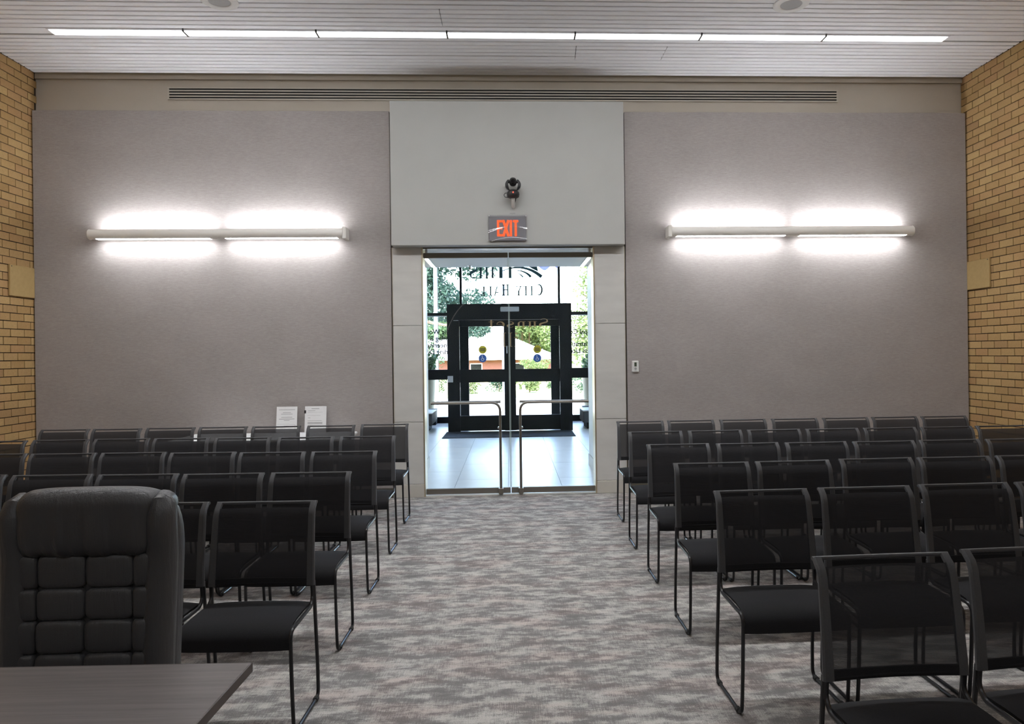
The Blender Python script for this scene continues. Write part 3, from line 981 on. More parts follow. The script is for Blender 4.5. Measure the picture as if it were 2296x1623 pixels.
# ------------------------------------------------------------------ mesh stacking chairs
def chair_profile_rail(t):
    """side profile of the backrest: y, z for t in 0..1 from the bottom"""
    z = .528 + .357 * t
    y = .118 + .030 * t + .020 * t * t + .030 * max(0, (t - .86) / .14) ** 2
    return y, z
def make_chair():
    root = bpy.data.objects.new('mesh_chair', None)
    root.empty_display_size = .1
    COL.objects.link(root)
    # seat with a waterfall front
    prof = [(.130, .448), (.10, .456), (.02, .458), (-.08, .456), (-.13, .450), (-.165, .436), (-.185, .412), (-.192, .385), (-.190, .366)]
    n = len(prof)
    nx = 9
    top, bot = [], []
    for i, (py, pz) in enumerate(prof):
        a, b = prof[max(i - 1, 0)], prof[min(i + 1, n - 1)]
        d = Vector((b[0] - a[0], b[1] - a[1])).normalized()
        nrm = Vector((-d.y, d.x))
        if nrm.y < 0 and i < 5:
            nrm = -nrm
        if i >= 5 and nrm.x > 0:
            nrm = -nrm
        tk = .030 if 0 < i < n - 1 else .020
        rt, rb = [], []
        for k in range(nx):
            u = -1 + 2 * k / (nx - 1)
            hw = .222 + (.006 if i > 4 else 0)
            if i == 0:
                hw -= .012
            e = 1 if abs(u) < .99 else .35
            cr = .005 * (1 - u * u)
            rt.append((u * hw, py + nrm.x * (cr + .004) * e, pz + nrm.y * (cr + .004) * e))
            rb.append((u * hw * .99, py - nrm.x * tk * e, pz - nrm.y * tk * e))
        top.append(rt)
        bot.append(rb)
    rows = [t_ + b_[::-1] for t_, b_ in zip(top, bot)]
    mb = MB().sweep_sheet(rows, True)
    m = 2 * nx
    mb.f += [tuple(range(m)), tuple((n - 1) * m + k for k in range(m))[::-1]]
    mb.build('seat', 'seat_fab', root, 50)
    # side rails and top bar of the backrest
    fr = MB()
    N = 14
    for s in (-1, 1):
        rows = []
        for i in range(N + 1):
            t = i / N
            y, z = chair_profile_rail(t)
            y2, z2 = chair_profile_rail(min(1, t + .02))
            y1, z1 = chair_profile_rail(max(0, t - .02))
            d = Vector((y2 - y1, z2 - z1)).normalized()
            nr = Vector((-d.y, d.x))                     # towards the sitter
            xo = s * (.2365 - .0095 * t)
            wd = .034 - .008 * t
            xi = xo - s * wd
            th = .007
            rows.append([(xo, y + nr.x * th * .2, z + nr.y * th * .2), (xo - s * .006, y + nr.x * th, z + nr.y * th), (xi, y + nr.x * th * .8, z + nr.y * th * .8), (xi, y - nr.x * th, z - nr.y * th), (xo, y - nr.x * th, z - nr.y * th)])
        fr.sweep_sheet(rows, True)
        k0 = len(fr.v)
        fr.f += [tuple(range(k0 - 5 * (N + 1), k0 - 5 * N)), tuple(range(k0 - 5, k0))]
    y, z = chair_profile_rail(1)
    pts = []
    for k in range(13):
        u = -1 + 2 * k / 12
        pts.append((u * .2275, y + .004 + .014 * (1 - u * u), z - .002 - .003 * (1 - u * u)))
    fr.tube(pts, .0068, 8)
    y0, z0 = chair_profile_rail(0)
    pts = [(-.225 + .45 * k / 8, y0 + .012 * (1 - (-1 + k / 4) ** 2), z0 + .008) for k in range(9)]
    lowbar = pts
    fr.build('back_frame', 'rail', root, 40)
    # mesh panel: solid hem along the bottom, weave above
    rows = []
    for i in range(N):
        t = .045 + i / (N - 1) * .895
        y, z = chair_profile_rail(t)
        rows.append([(u * (.208 - .004 * t), y - .002 + .013 * (1 - u * u), z) for u in [-1 + 2 * k / 10 for k in range(11)]])
    pan = MB().sweep_sheet(rows).build('mesh_back', 'mesh', root, True)
    rows = []
    for t in (.0, .04, .09):
        y, z = chair_profile_rail(t)
        rows.append([(u * .212, y - .005 + .013 * (1 - u * u), z) for u in [-1 + 2 * k / 10 for k in range(11)]])
    for t in (.09, .04, .0):
        y, z = chair_profile_rail(t)
        rows.append([(u * .212, y + .003 + .013 * (1 - u * u), z) for u in [-1 + 2 * k / 10 for k in range(11)]])
    MB().sweep_sheet(rows).tube(lowbar, .006, 8).build('hem', 'seat_fab', root, True)
    # sled frames: one bent tube a side
    for s in (-1, 1):
        pts = [(s * .222, .124, .545), (s * .224, .128, .475), (s * .228, .092, .444), (s * .230, -.186, .438), (s * .231, -.176, .20), (s * .231, -.158, .0095), (s * .231, .172, .0095), (s * .230, .168, .16), (s * .229, .128, .545)]
        pts = fillet(pts, [.04, .04, .045, .2, .045, .04, .05], 6)
        lg = MB().tube(pts, .0082, 8).build('leg_frame', 'tube', root, True)
        for yy in (-.112, .135):
            MB().rbox(s * .231 - .011, s * .231 + .011, yy - .016, yy + .016, 0, .021, .005).build('foot_glide', 'glide', lg)
    return root
proto = make_chair()
def copy_tree(o_, parent=None):
    c = o_.copy()
    COL.objects.link(c)
    c.parent = parent
    for ch in list(o_.children):
        copy_tree(ch, c)
    return c
ORD = ['first', 'second', 'third', 'fourth', 'fifth', 'sixth', 'seventh']
ROWN = ['back row', 'second row from the wall', 'third row from the wall', 'fourth row from the wall', 'fifth row from the wall', 'frontmost row']
# back top corners: (x of the aisle-side corner, y of the backrest top)
RIGHT = [
    [(1.012, 6.715), (1.504, 6.717), (2.012, 6.716), (2.520, 6.716), (3.026, 6.716), (3.515, 6.718), (4.000, 6.700)],
    [(.971, 5.82), (1.476, 5.822), (1.974, 5.81), (2.466, 5.798), (2.956, 5.789), (3.447, 5.790), (3.940, 5.803)],
    [(.967, 5.000), (1.467, 4.98), (1.960, 4.962), (2.452, 4.950), (2.944, 4.960), (3.436, 4.951)],
    [(.957, 4.130), (1.456, 4.14), (1.980, 4.170), (2.467, 4.168), (2.965, 4.178)],
    [(.958, 3.290), (1.468, 3.307), (1.978, 3.334), (2.471, 3.343)],
    [(.962, 2.205), (1.476, 2.243)]]
LEFT = [
    [(-.996, 6.86), (-1.496, 6.82), (-2.012, 6.822), (-2.520, 6.85), (-3.010, 6.85), (-3.502, 6.838), (-3.995, 6.86)],
    [(-.958, 5.855), (-1.460, 5.868), (-1.986, 5.910), (-2.495, 5.942), (-2.996, 5.98), (-3.488, 5.982), (-3.980, 5.975)],
    [(-.938, 4.943), (-1.434, 4.968), (-1.930, 5.023), (-2.438, 5.085), (-2.930, 5.105), (-3.426, 5.145)],
    [(-.922, 4.074), (-1.417, 4.089), (-1.911, 4.122), (-2.414, 4.164), (-2.921, 4.205)],
    [(-.900, 3.27), (-1.394, 3.293)]]
first = True
for side, rows, sg in (('right', RIGHT, 1), ('left', LEFT, -1)):
    for ri, row in enumerate(rows):
        for ci, (x, y) in enumerate(row):
            c = proto if first else copy_tree(proto)
            first = False
            a = (.0237 if sg > 0 else -.0338) * (.6 if ri < 4 else 1.0) + rng.uniform(-.008, .008)
            if sg > 0 and ri == 5:
                a = .03
            c.location = (x + sg * .2278, y - .185, 0)
            c.rotation_euler = (0, 0, a)
            rn = 'frontmost row' if (sg < 0 and ri == 4) else ROWN[ri]
            tag(c, 'black mesh chair %s of the aisle, %s, %s from the aisle' % (side, rn, ORD[ci]), 'chair', 'mesh chairs %s of the aisle' % side)

# ------------------------------------------------------------------ leather chair and table in the foreground
lc = thing('executive_chair', 'padded black leather executive chair behind the wood table', 'office chair', (-1.315, 2.20, 0))
def back_ring(z):
    t = (z - .46) / .68
    hw = .262 - .012 * (1 - t) - .03 * max(0, (t - .90) / .1) ** 2
    yc = .075 + .045 * t - .035 * max(0, (t - .72) / .28)
    hd2 = .058 - .012 * max(0, (t - .85) / .15)
    return hw, hd2, yc
rows = []
NZ = 22
for i in range(NZ + 1):
    z = .46 + .645 * i / NZ
    hw, hd2, yc = back_ring(z)
    if i > NZ - 4:
        q = (i - (NZ - 4)) / 4
        sc_ = math.sqrt(max(0, 1 - q * q * .93))
        hd2 *= sc_
        hw -= (1 - sc_) * .028
    sp = lambda v, k: math.copysign(abs(v) ** k, v)
    rows.append([(hw * sp(math.cos(2 * PI * k / 28), .42), yc + hd2 * sp(math.sin(2 * PI * k / 28), .6), z + (.018 * (1 - (math.cos(2 * PI * k / 28)) ** 2) if i == NZ else 0) * 0) for k in range(28)])
mb = MB().sweep_sheet(rows, True)
mb.f += [tuple(range(28)), tuple(NZ * 28 + k for k in range(28))[::-1]]
mb.build('backrest', 'leather', lc, 60)
# bolsters at both sides, rounded over at the top
for s in (-1, 1):
    pts, rad, pip = [], [], []
    for i in range(19):
        q = i / 18
        z = .47 + .60 * min(q / .86, 1)
        hw, hd2, yc = back_ring(z)
        t = max(0, (q - .80) / .20)
        pts.append((s * (hw - .040 - .006 * t), yc - hd2 + .012 + .075 * t * t, z + .030 * math.sin(t * PI / 2)))
        rad.append((.046 - .014 * t * t) if i < 18 else .012)
    MB().tube(pts, rad, 14).build('side_bolster', 'leather', lc, True)
    MB().tube([(p[0] - s * .040, p[1] - .020 + .01 * (k / 18) , p[2] + .004) for k, p in enumerate(pts)], .0055, 6).build('piping', 'stitch', lc, True)
rows = []
for j in range(21):
    v = j / 20
    th = v * 1.25                                  # climbs the front, then rolls over the top
    if v < .62:
        z, y = .944 + .158 * v / .62, .030 - .030 * math.sin(PI / 2 * min(1, v / .28)) ** .6
    else:
        a_ = (v - .62) / .38 * PI * .80
        z, y = 1.102 + .050 * math.sin(a_), .000 + .062 * (1 - math.cos(a_))
    rr = []
    for k in range(49):
        u = -1 + 2 * k / 48
        pk = (.0045 * math.cos(u * 12 + .5) + .003 * math.sin(u * 31 + 1.3)) * max(0, 1 - v * 1.4)
        side = .070 * abs(u) ** 12
        rr.append((u * (.212 + .010 * v), y + pk + side, z - .010 * abs(u) ** 3 * v - .045 * abs(u) ** 10 * v * v))
    rows.append(rr)
back_ = [[(p[0], .09, p[2]) for p in rows[0]]] + rows
MB().sweep_sheet(back_).build('headrest', 'leather', lc, True)
zr = [.948, .846, .750, .650, .548]
xc_ = [-.205, -.145, .0, .145, .205]
for i in range(4):
    for k in range(4):
        x0, x1 = xc_[k], xc_[k + 1]
        z1_, z0_ = zr[i], zr[i + 1]
        hw, hd2, yc = back_ring((z0_ + z1_) / 2)
        MB().ball(((x0 + x1) / 2, yc - hd2 + .012, (z0_ + z1_) / 2), (x1 - x0) / 2 + .002, .036, (z1_ - z0_) / 2 + .002, 20, 12, .38, .38).build('quilted_pad', 'leather', lc, True)
MB().ball((0, -.14, .475), .262, .26, .062, 26, 12, .45).build('seat', 'leather', lc, True)
MB().cyl((0, -.05, .10), 'z', .03, .028, .33, 14).build('gas_column', 'device_black', lc, True)
for k in range(5):
    a = 2 * PI * k / 5 + .3
    lg = MB().tube([(0, -.05, .12), (.29 * math.cos(a), -.05 + .29 * math.sin(a), .075)], [.028, .018], 8).build('base_leg', 'device_black', lc, True)
    MB().cyl((.29 * math.cos(a) - .02, -.05 + .29 * math.sin(a), .029), 'x', .029, .029, .04, 14).build('caster', 'glide', lg, True)

dt = thing('wood_table', 'grey wood grain table in the bottom left corner', 'table', (-1.76, 1.545, 0), -.03)
MB().rbox(-1.2, 1.052, -.42, .39, .716, .740, .002).build('tabletop', 'wood', dt)
MB().box(-1.2, 1.0545, -.42, -.4195, .716, .7395).box(1.052, 1.0545, -.42, .3925, .716, .7395).box(-1.2, 1.052, .39, .3925, .716, .7395).build('edge_band', 'wood_edge', dt)
for x in (-1.1, .55):
    MB().rbox(x - .03, x + .03, -.28, .20, 0, .716, .004).build('leg', 'wood_edge', dt)

# ================================================================== PASSAGE AND LOBBY
PX0, PX1, YP, YW = -1.14, 1.082, 9.80, 16.10
ps_ = MB().box(PX0 - .2, PX0, 8.001, YP, 0, 2.756).box(PX1, PX1 + .2, 8.001, YP, 0, 2.756).build('wall_passage', 'stone')
struct(ps_, 'pale stone sides of the passage behind the doors')
for x0, x1 in ((PX0, PX0 + .012), (PX1 - .012, PX1)):
    struct(MB().box(x0, x1, 8.0, YP, 0, .15).build('baseboard_passage', 'stone_base'))
pcl = MB().box(PX0 - .2, PX1 + .2, 8.001, YP, 2.757, 3.1).build('ceiling_passage', 'paint_white')
struct(pcl, 'flat pale passage ceiling')
for x, w_ in ((-1.033, 'left'), (1.003, 'right')):
    t = thing('led_strip', 'short bright ceiling strip, %s side of the passage' % w_, 'strip light', (x, 9.1, 2.757), 0, 'passage strip lights')
    MB().rbox(-.03, .03, -.60, .60, -.010, 0, .004).build('housing', 'plastic_white', t)
    MB().box(-.022, .022, -.585, .585, -.013, -.009).build('lens', 'led', t)
sp_ = thing('sprinkler_head', 'small dark sprinkler head under the passage ceiling', 'sprinkler', (-.538, 9.62, 2.757))
MB().cyl((0, 0, -.008), 'z', .032, .034, .008, 16).build('rose', 'chrome', sp_)
MB().cyl((0, 0, -.05), 'z', .008, .010, .045, 10).cyl((0, 0, -.054), 'z', .02, .02, .004, 12).build('head', 'bronze', sp_)

lw = MB().box(-7.2, PX0 - .2, YP - .2, YP, 0, 4.4).box(PX1 + .2, 7.2, YP - .2, YP, 0, 4.4).box(PX0 - .2, PX1 + .2, YP - .2, YP, 3.1, 4.4).build('wall_lobby', 'lobby_wall')
struct(lw, 'pale lobby wall around the passage')
struct(MB().box(-7.2, -7.0, YP, YW, 0, 4.4).build('wall_lobby_left', 'lobby_wall'))
struct(MB().box(7.0, 7.2, YP, YW, 0, 4.4).build('wall_lobby_right', 'lobby_wall'))
struct(MB().box(-7.2, 7.2, YP - .2, YW + .2, 4.4, 4.6).build('ceiling_lobby', 'paint_white'))
struct(MB().box(-8, 8, YF - 1, YW + .4, 4.86, 5.0).build('roof', 'concrete'))  # unseen slab, added above the ceilings to keep the sun out
lf = MB().box(-7.2, 7.2, 7.765, YW + .1, -.2, -.004).build('floor_lobby', 'grout')
struct(lf, 'pale blue-grey tiled lobby floor')
TW, TL_ = .627, 1.22
tile_me = {}
for k in range(-5, 6):
    x0 = -.668 + TW * k
    yy = 7.765 - (TL_ / 2 if k % 2 else 0) - .22
    while yy < YW:
        a, b = max(yy, 7.765), min(yy + TL_ - .005, YW + .08)
        ok = b > 7.9 and not ((x0 + TW < PX0 or x0 > PX1) and b < YP)
        if ok and b - a > .02:
            L = round(b - a, 3)
            if L not in tile_me:
                tile_me[L] = MB().box(0, TW - .005, 0, L, -.004, 0).mesh('floor_tile', 'lobby_tile')
            put('floor_tile', tile_me[L], lf, (x0, a, 0))
        yy += TL_
rest = MB()
for k in list(range(-11, -5)) + list(range(6, 12)):
    x0 = -.668 + TW * k
    for j in range(6):
        a = 9.85 + j * TL_
        rest.box(x0, x0 + TW - .005, a, min(a + TL_ - .005, YW), -.004, 0)
ro = rest.build('outer_floor_tiles', 'lobby_tile', lf)
ro['kind'] = 'stuff'
tag(MB().rbox(-1.285, 1.20, 13.10, 14.13, .0005, .010, .002).build('entrance_mat', 'mat'), 'dark entrance mat on the tiles before the black doors', 'mat')

# curtain wall
cw = thing('curtain_wall', 'black framed glass entrance wall at the far end', 'glass wall', (0, YW, 0))
del cw['category']
cw['kind'] = 'structure'
cw.name = 'window_1'
MUL = [-6.9, -5.6, -3.35, -1.11, 1.127, 3.37, 5.6, 6.9]
for x in MUL:
    z0 = 2.54 if abs(x) < 2 else .0
    MB().rbox(x - .026, x + .026, -.05, .05, z0, 4.4, .003).build('mullion', 'frame_black', cw)
for (x0, x1) in ((-7.0, -1.26), (1.236, 7.0)):
    MB().rbox(x0, x1, -.045, .045, 2.44, 2.50, .003).build('transom', 'frame_black', cw)
    MB().rbox(x0, x1, -.030, .030, 2.415, 2.438, .002).build('transom_bead', 'plastic_grey', cw)
    MB().rbox(x0, x1, -.06, .06, .985, 1.212, .003).build('mid_rail', 'frame_black', cw)
    MB().rbox(x0, x1, -.06, .06, .0, .137, .003).build('sill_rail', 'frame_black', cw)
    MB().box(x0, x1, -.004, .004, .137, .985).build('pane', 'glass', cw)
    MB().box(x0, x1, -.004, .004, 1.212, 2.44).build('pane', 'glass', cw)
MB().box(-1.26, 1.236, -.05, .05, 2.50, 2.56).build('transom', 'frame_black', cw)
for a, b in zip(MUL[:-1], MUL[1:]):
    MB().box(a + .026, b - .026, -.004, .004, 2.50 if abs(a + b) > .2 else 2.56, 4.35).build('pane', 'glass', cw)

sg = thing('window_lettering', 'mirrored teal hall lettering with hill arcs on the far glass', 'lettering', (0, YW - .012, 0))
ps, wd = word_polys('CITY HALL', .205, .30, .245)
k_ = 1.457 / wd
lettering('city_hall_line', bolder([[(a * k_, b) for a, b in p] for p in ps], .012), .745, 2.885, 0, 'teal', sg)
ps, wd = word_polys('ills', .46, .0)
k_ = .60 / wd
lettering('hills_line', [[(a * k_, b) for a, b in p] for p in ps], -.320, 3.276, 0, 'teal', sg)
hb = []
for x0, x1 in ((-.235, -.155), (-.02, .05)):
    hb.append([(.745 - x1, 0), (.745 - x0, 0), (.745 - x0, .50), (.745 - x1, .50)])
lettering('hills_line', hb, .745, 3.276, 0, 'teal', sg)
arcs = []
def q_curve(a, c, b, n=16):
    return [((1 - t) ** 2 * a[0] + 2 * t * (1 - t) * c[0] + t * t * b[0], (1 - t) ** 2 * a[1] + 2 * t * (1 - t) * c[1] + t * t * b[1]) for t in [i / n for i in range(n + 1)]]
swoosh = MB()
for a, c, b, w in (((-.26, 3.40), (.30, 3.68), (.735, 3.30), .075), ((.10, 3.455), (.36, 3.46), (.49, 3.30), .055), ((.17, 3.39), (.25, 3.38), (.31, 3.295), .03)):
    for p in g_curve(q_curve(a, c, b), lambda t: .008 + w * t):
        swoosh.prism(p, 0, .003)
swoosh.prism([(.33, 3.60), (.62, 3.60), (.66, 3.42), (.52, 3.49)], 0, .003)
swoosh.build('hill_arcs', 'teal', sg)
dl = thing('department_list_left', 'small mirrored department names on the glass left of the black doors', 'lettering', (0, YW - .012, 0))
dl.name = 'department_list'
for txt, z in (('Public Works', 2.02), ('Planning & Zoning', 1.868), ('Engineering', 1.716), ('Building Dept', 1.564)):
    font_line('text_line', txt, .155, -1.18, z, 0, 'vinyl_dark', dl)
dr = thing('department_list', 'small mirrored department names on the glass right of the black doors', 'lettering', (0, YW - .012, 0))
for txt, z in (('Municipal Court', 1.99), ('Administration', 1.71), ('Business License', 1.555)):
    font_line('text_line', txt, .155, 2.18, z, 0, 'vinyl_dark', dr)
MB().box(1.2, 2.2, 0, .002, 1.893, 1.902).build('rule', 'vinyl_dark', dr)

# black vestibule with the double doors
YV = 14.15
vb = thing('black_vestibule', 'black vestibule frame around the far entrance doors', 'vestibule', (-.012, YV, 0))
MB().box(-1.248, -1.004, 0, .10, 0, 2.56).build('jamb', 'frame_black', vb)
MB().box(1.004, 1.248, 0, .10, 0, 2.56).build('jamb', 'frame_black', vb)
MB().box(-1.004, 1.004, 0, .10, 2.24, 2.56).build('header', 'frame_black', vb)
MB().box(-1.248, -1.19, .10, YW - YV - .06, 0, 2.56).build('side_panel', 'frame_black', vb)
MB().box(1.19, 1.248, .10, YW - YV - .06, 0, 2.56).build('side_panel', 'frame_black', vb)
MB().box(-1.248, 1.248, .10, YW - YV - .06, 2.46, 2.56).build('roof_panel', 'frame_black', vb)
for s in (-1, 1):
    MB().box(s * 1.19 if s < 0 else .93, -.93 if s < 0 else 1.19, YW - YV - .12, YW - YV - .02, 0, 2.46).build('outer_jamb', 'frame_black', vb)
MB().box(-.93, .93, YW - YV - .12, YW - YV - .02, 2.22, 2.46).build('outer_header', 'frame_black', vb)
MB().rbox(-.178, .198, -.05, -.001, 2.398, 2.494, .012).build('motion_sensor', 'plastic_grey', vb)['label'] = 'grey motion sensor bar'
MB().rbox(-1.247, -1.138, -.012, -.001, .996, 1.124, .004).build('push_plate', 'plastic_grey', vb)['label'] = 'grey square opener plate'
MB().box(-1.118, -1.018, -.004, -.001, 2.225, 2.236).build('label_strip', 'plastic_grey', vb)
def entry_door(x0, x1, s, label):
    t = thing('entrance_door', label, 'door', ((x0 + x1) / 2, YV + .03, .012), 0, 'black entrance doors')
    h = (x1 - x0) / 2
    gi, go = s * (h - .112), -s * (h - .0)     # glass runs from the outer jamb to the meeting stile
    a, b = min(gi, go), max(gi, go)
    a2, b2 = (a + .004, b) if s > 0 else (a, b - .004)
    MB().box(min(s * h, gi), max(s * h, gi), 0, .05, 0, 2.22).build('stile', 'frame_black', t)
    for z0, z1, nm in ((2.098, 2.22, 'top_rail'), (.976, 1.232, 'mid_rail'), (.006, .306, 'bottom_rail')):
        MB().box(a, b, 0, .05, z0, z1).build(nm, 'frame_black', t)
    MB().box(a2, b2, .02, .028, 1.232, 2.098).build('upper_pane', 'glass', t)
    MB().box(a2, b2, .02, .028, .306, .976).build('lower_pane', 'glass', t)
    MB().tube([(s * (h - .055), -.035, 1.55), (s * (h - .055), -.035, 1.70)], .012, 10).build('pull', 'chrome', t, True) if s > 0 else None
    return t
entry_door(-1.016, -.014, 1, 'left black framed glass entrance door with round stickers')
entry_door(-.010, .992, -1, 'right black framed glass entrance door with round stickers')
def sticker(x, z, mat, label, wheel):
    t = thing('door_sticker', label, 'sticker', (x, YV + .045, z))
    MB().cyl((0, 0, 0), 'y', .082, .082, .003, 28).build('disc', mat, t)
    mb = MB()
    if wheel:
        for p in g_curve(ell(-.003, -.022, .024, .024, 110, 380, 14), lambda q: .007):
            mb.prism(p, -.0015, 0)
        for p in g_bar(-.008, .04, -.004, -.002, .010) + g_bar(-.004, .0, .02, -.002, .008) + g_bar(.02, 0, .03, -.028, .008):
            mb.prism(p, -.0015, 0)
        mb.cyl((-.009, -.0015, .052), 'y', .009, .009, .0015, 10)
        mb.build('wheelchair_symbol', 'plastic_white', t)
    else:
        for z_ in (-.03, -.008, .016):
            mb.box(-.052, .052, -.0015, 0, z_, z_ + .012)
        mb.build('printed_lines', 'vinyl_dark', t)
sticker(-.556, 1.641, 'yellow', 'round yellow sticker on the left black entrance door', False)
sticker(-.558, 1.468, 'blue', 'round blue wheelchair sticker on the left black entrance door', True)
sticker(.543, 1.636, 'yellow', 'round yellow sticker on the right black entrance door', False)
sticker(.541, 1.460, 'blue', 'round blue wheelchair sticker on the right black entrance door', True)

# benches and dark boxes at the sides of the lobby
for s, w_, x0, x1 in ((-1, 'left', -3.1, -1.60), (1, 'right', 1.47, 3.0)):
    t = thing('lobby_bench', 'dark bench with pale top at the %s of the lobby' % w_, 'bench', ((x0 + x1) / 2, 14.55, 0))
    h = (x1 - x0) / 2
    MB().rbox(-h, h, -.25, .55, .13, .36, .01).build('body', 'bench_dark', t)
    MB().rbox(-h - .01, h + .01, -.26, .56, .36, .385, .006).build('top', 'plastic_white', t)
    MB().box(-h + .08, h - .08, -.18, .48, 0, .13).build('plinth', 'frame_black', t)
for w_, x0, x1, z1 in (('left', -2.02, -1.66, .345), ('right', 1.60, 1.78, .36)):
    t = thing('floor_planter_box', 'low black box beside the glass at the %s' % w_, 'box', ((x0 + x1) / 2, 15.78, 0))
    h = (x1 - x0) / 2
    MB().rbox(-h, h, -.15, .15, 0, z1 - .02, .006).build('body', 'frame_black', t)
    MB().rbox(-h - .008, h + .008, -.158, .158, z1 - .02, z1, .004).build('lid', 'frame_black', t)

# ================================================================== OUTDOORS
ZG = -.70
struct(MB().box(-14, 14, YW + .10, 18.2, -.9, -.02).build('floor_landing', 'concrete'), 'concrete landing outside the entrance')
stp = MB()
for k in range(4):
    stp.box(-6, 6, 18.2 + .4 * k, 18.6 + .4 * k, -.9, -.02 - .17 * (k + 1))
struct(stp.build('entrance_steps', 'concrete'), 'concrete steps down from the landing')
struct(MB().box(-40, 40, 19.8, 33.5, ZG - .3, ZG).build('driveway', 'road'), 'pale sunlit driveway')
struct(MB().box(-60, 60, 33.5, 130, ZG - .3, ZG + .05).box(-60, -40, 16.3, 33.5, ZG - .3, ZG).box(40, 60, 16.3, 33.5, ZG - .3, ZG).build('lawn', 'grass'), 'sunlit lawn beyond the driveway')
tag(MB().rbox(-30, 30, 33.4, 33.6, ZG, ZG + .16, .02).build('kerb', 'concrete'), 'pale kerb between driveway and lawn', 'kerb')

def leaves(name, c, rx, ry, rz, n, size, mat, parent, seed, hollow=.35):
    r_ = random.Random(seed)
    mb = MB()
    blobs = [(r_.uniform(-.6, .6), r_.uniform(-.6, .6), r_.uniform(-.6, .7), r_.uniform(.28, .5)) for _ in range(16)]
    for i in range(n):
        b_ = blobs[i % 16]
        d = Vector((r_.gauss(0, 1), r_.gauss(0, 1), r_.gauss(0, 1))).normalized() * (r_.uniform(hollow, 1) ** .6) * b_[3]
        p = Vector((c[0] + rx * (b_[0] + d.x), c[1] + ry * (b_[1] + d.y), c[2] + rz * (b_[2] + d.z)))
        u = Vector((r_.gauss(0, 1), r_.gauss(0, 1), r_.gauss(0, 1))).normalized()
        w = u.cross(Vector((r_.gauss(0, 1), r_.gauss(0, 1), r_.gauss(0, 1)))).normalized()
        s = size * r_.uniform(.6, 1.3)
        mb.add([p - u * s, p + w * s * .45 + u * s * .1, p + u * s, p - w * s * .45 + u * s * .1], [(0, 1, 2, 3)])
    o_ = mb.build(name, mat, parent)
    return o_
def tree(x, y, zc, rx, rz, n, size, mat, label, seed, group=None, low=None):
    t = thing('tree', label, 'tree', (x, y, ZG), 0, group)
    leaves('crown', (0, 0, zc - ZG), rx, rx, rz, n, size, mat, t, seed)
    h = zc - ZG
    tr = MB().tube([(0, 0, 0), (.05, 0, h * .4), (-.08, .1, h * .8), (0, 0, h + rz * .5)], [.04 * h + .06, .03 * h + .05, .02 * h + .03, .03], 8)
    r_ = random.Random(seed + 5)
    for k in range(5):
        a = r_.uniform(0, 2 * PI)
        tr.tube([(0, 0, h * (.45 + .09 * k)), (rx * .3 * math.cos(a), rx * .3 * math.sin(a), h * (.6 + .09 * k)), (rx * .65 * math.cos(a), rx * .65 * math.sin(a), h * (.75 + .1 * k))], [.06, .045, .02], 6)
    if low:
        lx, lz = low
        tr.tube([(0, 0, h * .62), (lx * .5, -.2, h * .58), (lx, -.4, lz - ZG)], [.09, .06, .02], 6)
        leaves('low_branch', (lx, -.4, lz - ZG), 1.15, .8, .62, 2000, .085, mat, t, seed + 9, .4)
    tr.build('trunk', 'bark', t, True)
tree(-3.9, 29.5, 5.3, 3.9, 3.1, 27000, .105, 'leaf_dark', 'dark green leafy tree beyond the glass, upper left', 11, 'trees outside', (2.35, 2.75))
tree(-6.2, 39.0, 2.6, 2.6, 2.6, 10000, .085, 'leaf_mid', 'green tree low behind the left glass panel', 12, 'trees outside')
tree(4.6, 30.0, 3.6, 2.5, 3.2, 13000, .085, 'leaf_yellow', 'yellow-green tree behind the right glass panel', 13, 'trees outside')
tree(3.5, 96.0, 4.0, 5.0, 3.6, 9000, .23, 'leaf_yellow', 'pale green tree rising behind the low house', 14, 'trees outside')
tree(15.5, 104.0, 3.6, 4.0, 3.2, 6000, .23, 'leaf_mid', 'mid green tree behind the right end of the house', 15, 'trees outside')
tree(-9.0, 92.0, 3.6, 4.6, 2.8, 6000, .23, 'leaf_mid', 'mid green tree behind the left end of the house', 16, 'trees outside')
def shrub(x, y, zc, rx, rz, mat, label, seed, n=900, z0=ZG):
    t = thing('shrub', label, 'shrub', (x, y, z0), 0, 'shrubs outside')
    leaves('foliage', (0, 0, zc - z0), rx, rx * .8, rz, int(n * 1.8), .06, mat, t, seed, .6)
    MB().tube([(0, 0, 0), (.02, 0, zc - z0)], [.04, .02], 6).tube([(0, 0, 0), (.2 * rx, .05, zc - z0)], [.03, .015], 6).build('stem', 'bark', t)
shrub(-2.35, 39.6, -.22, .85, .50, 'leaf_yellow', 'bright green shrub seen low through the left door', 21)
shrub(-.70, 41.4, -.15, .80, .56, 'leaf_dark', 'dark shrub seen low beside the left door stile', 22)
shrub(1.05, 40.0, -.22, .85, .46, 'leaf_yellow', 'yellow-green shrub seen low through the right door', 23)
shrub(2.75, 41.2, -.15, .85, .52, 'leaf_mid', 'green shrub low at the right door edge', 24)
shrub(1.75, 45.0, .72, 1.35, .62, 'leaf_yellow', 'broad yellow-green shrub above the right door rail', 25, 1500)
shrub(4.2, 39.0, -.05, 1.0, .62, 'leaf_dark', 'dark green shrub behind the right glass panel', 26)
shrub(-4.2, 39.0, .0, 1.0, .66, 'leaf_mid', 'green shrub behind the left glass panel', 27)
tag(MB().box(-5.5, 2.6, 46.2, 46.5, ZG + .05, -.02).build('garden_wall', 'planter'), 'low tan garden wall behind the shrubs', 'garden wall')

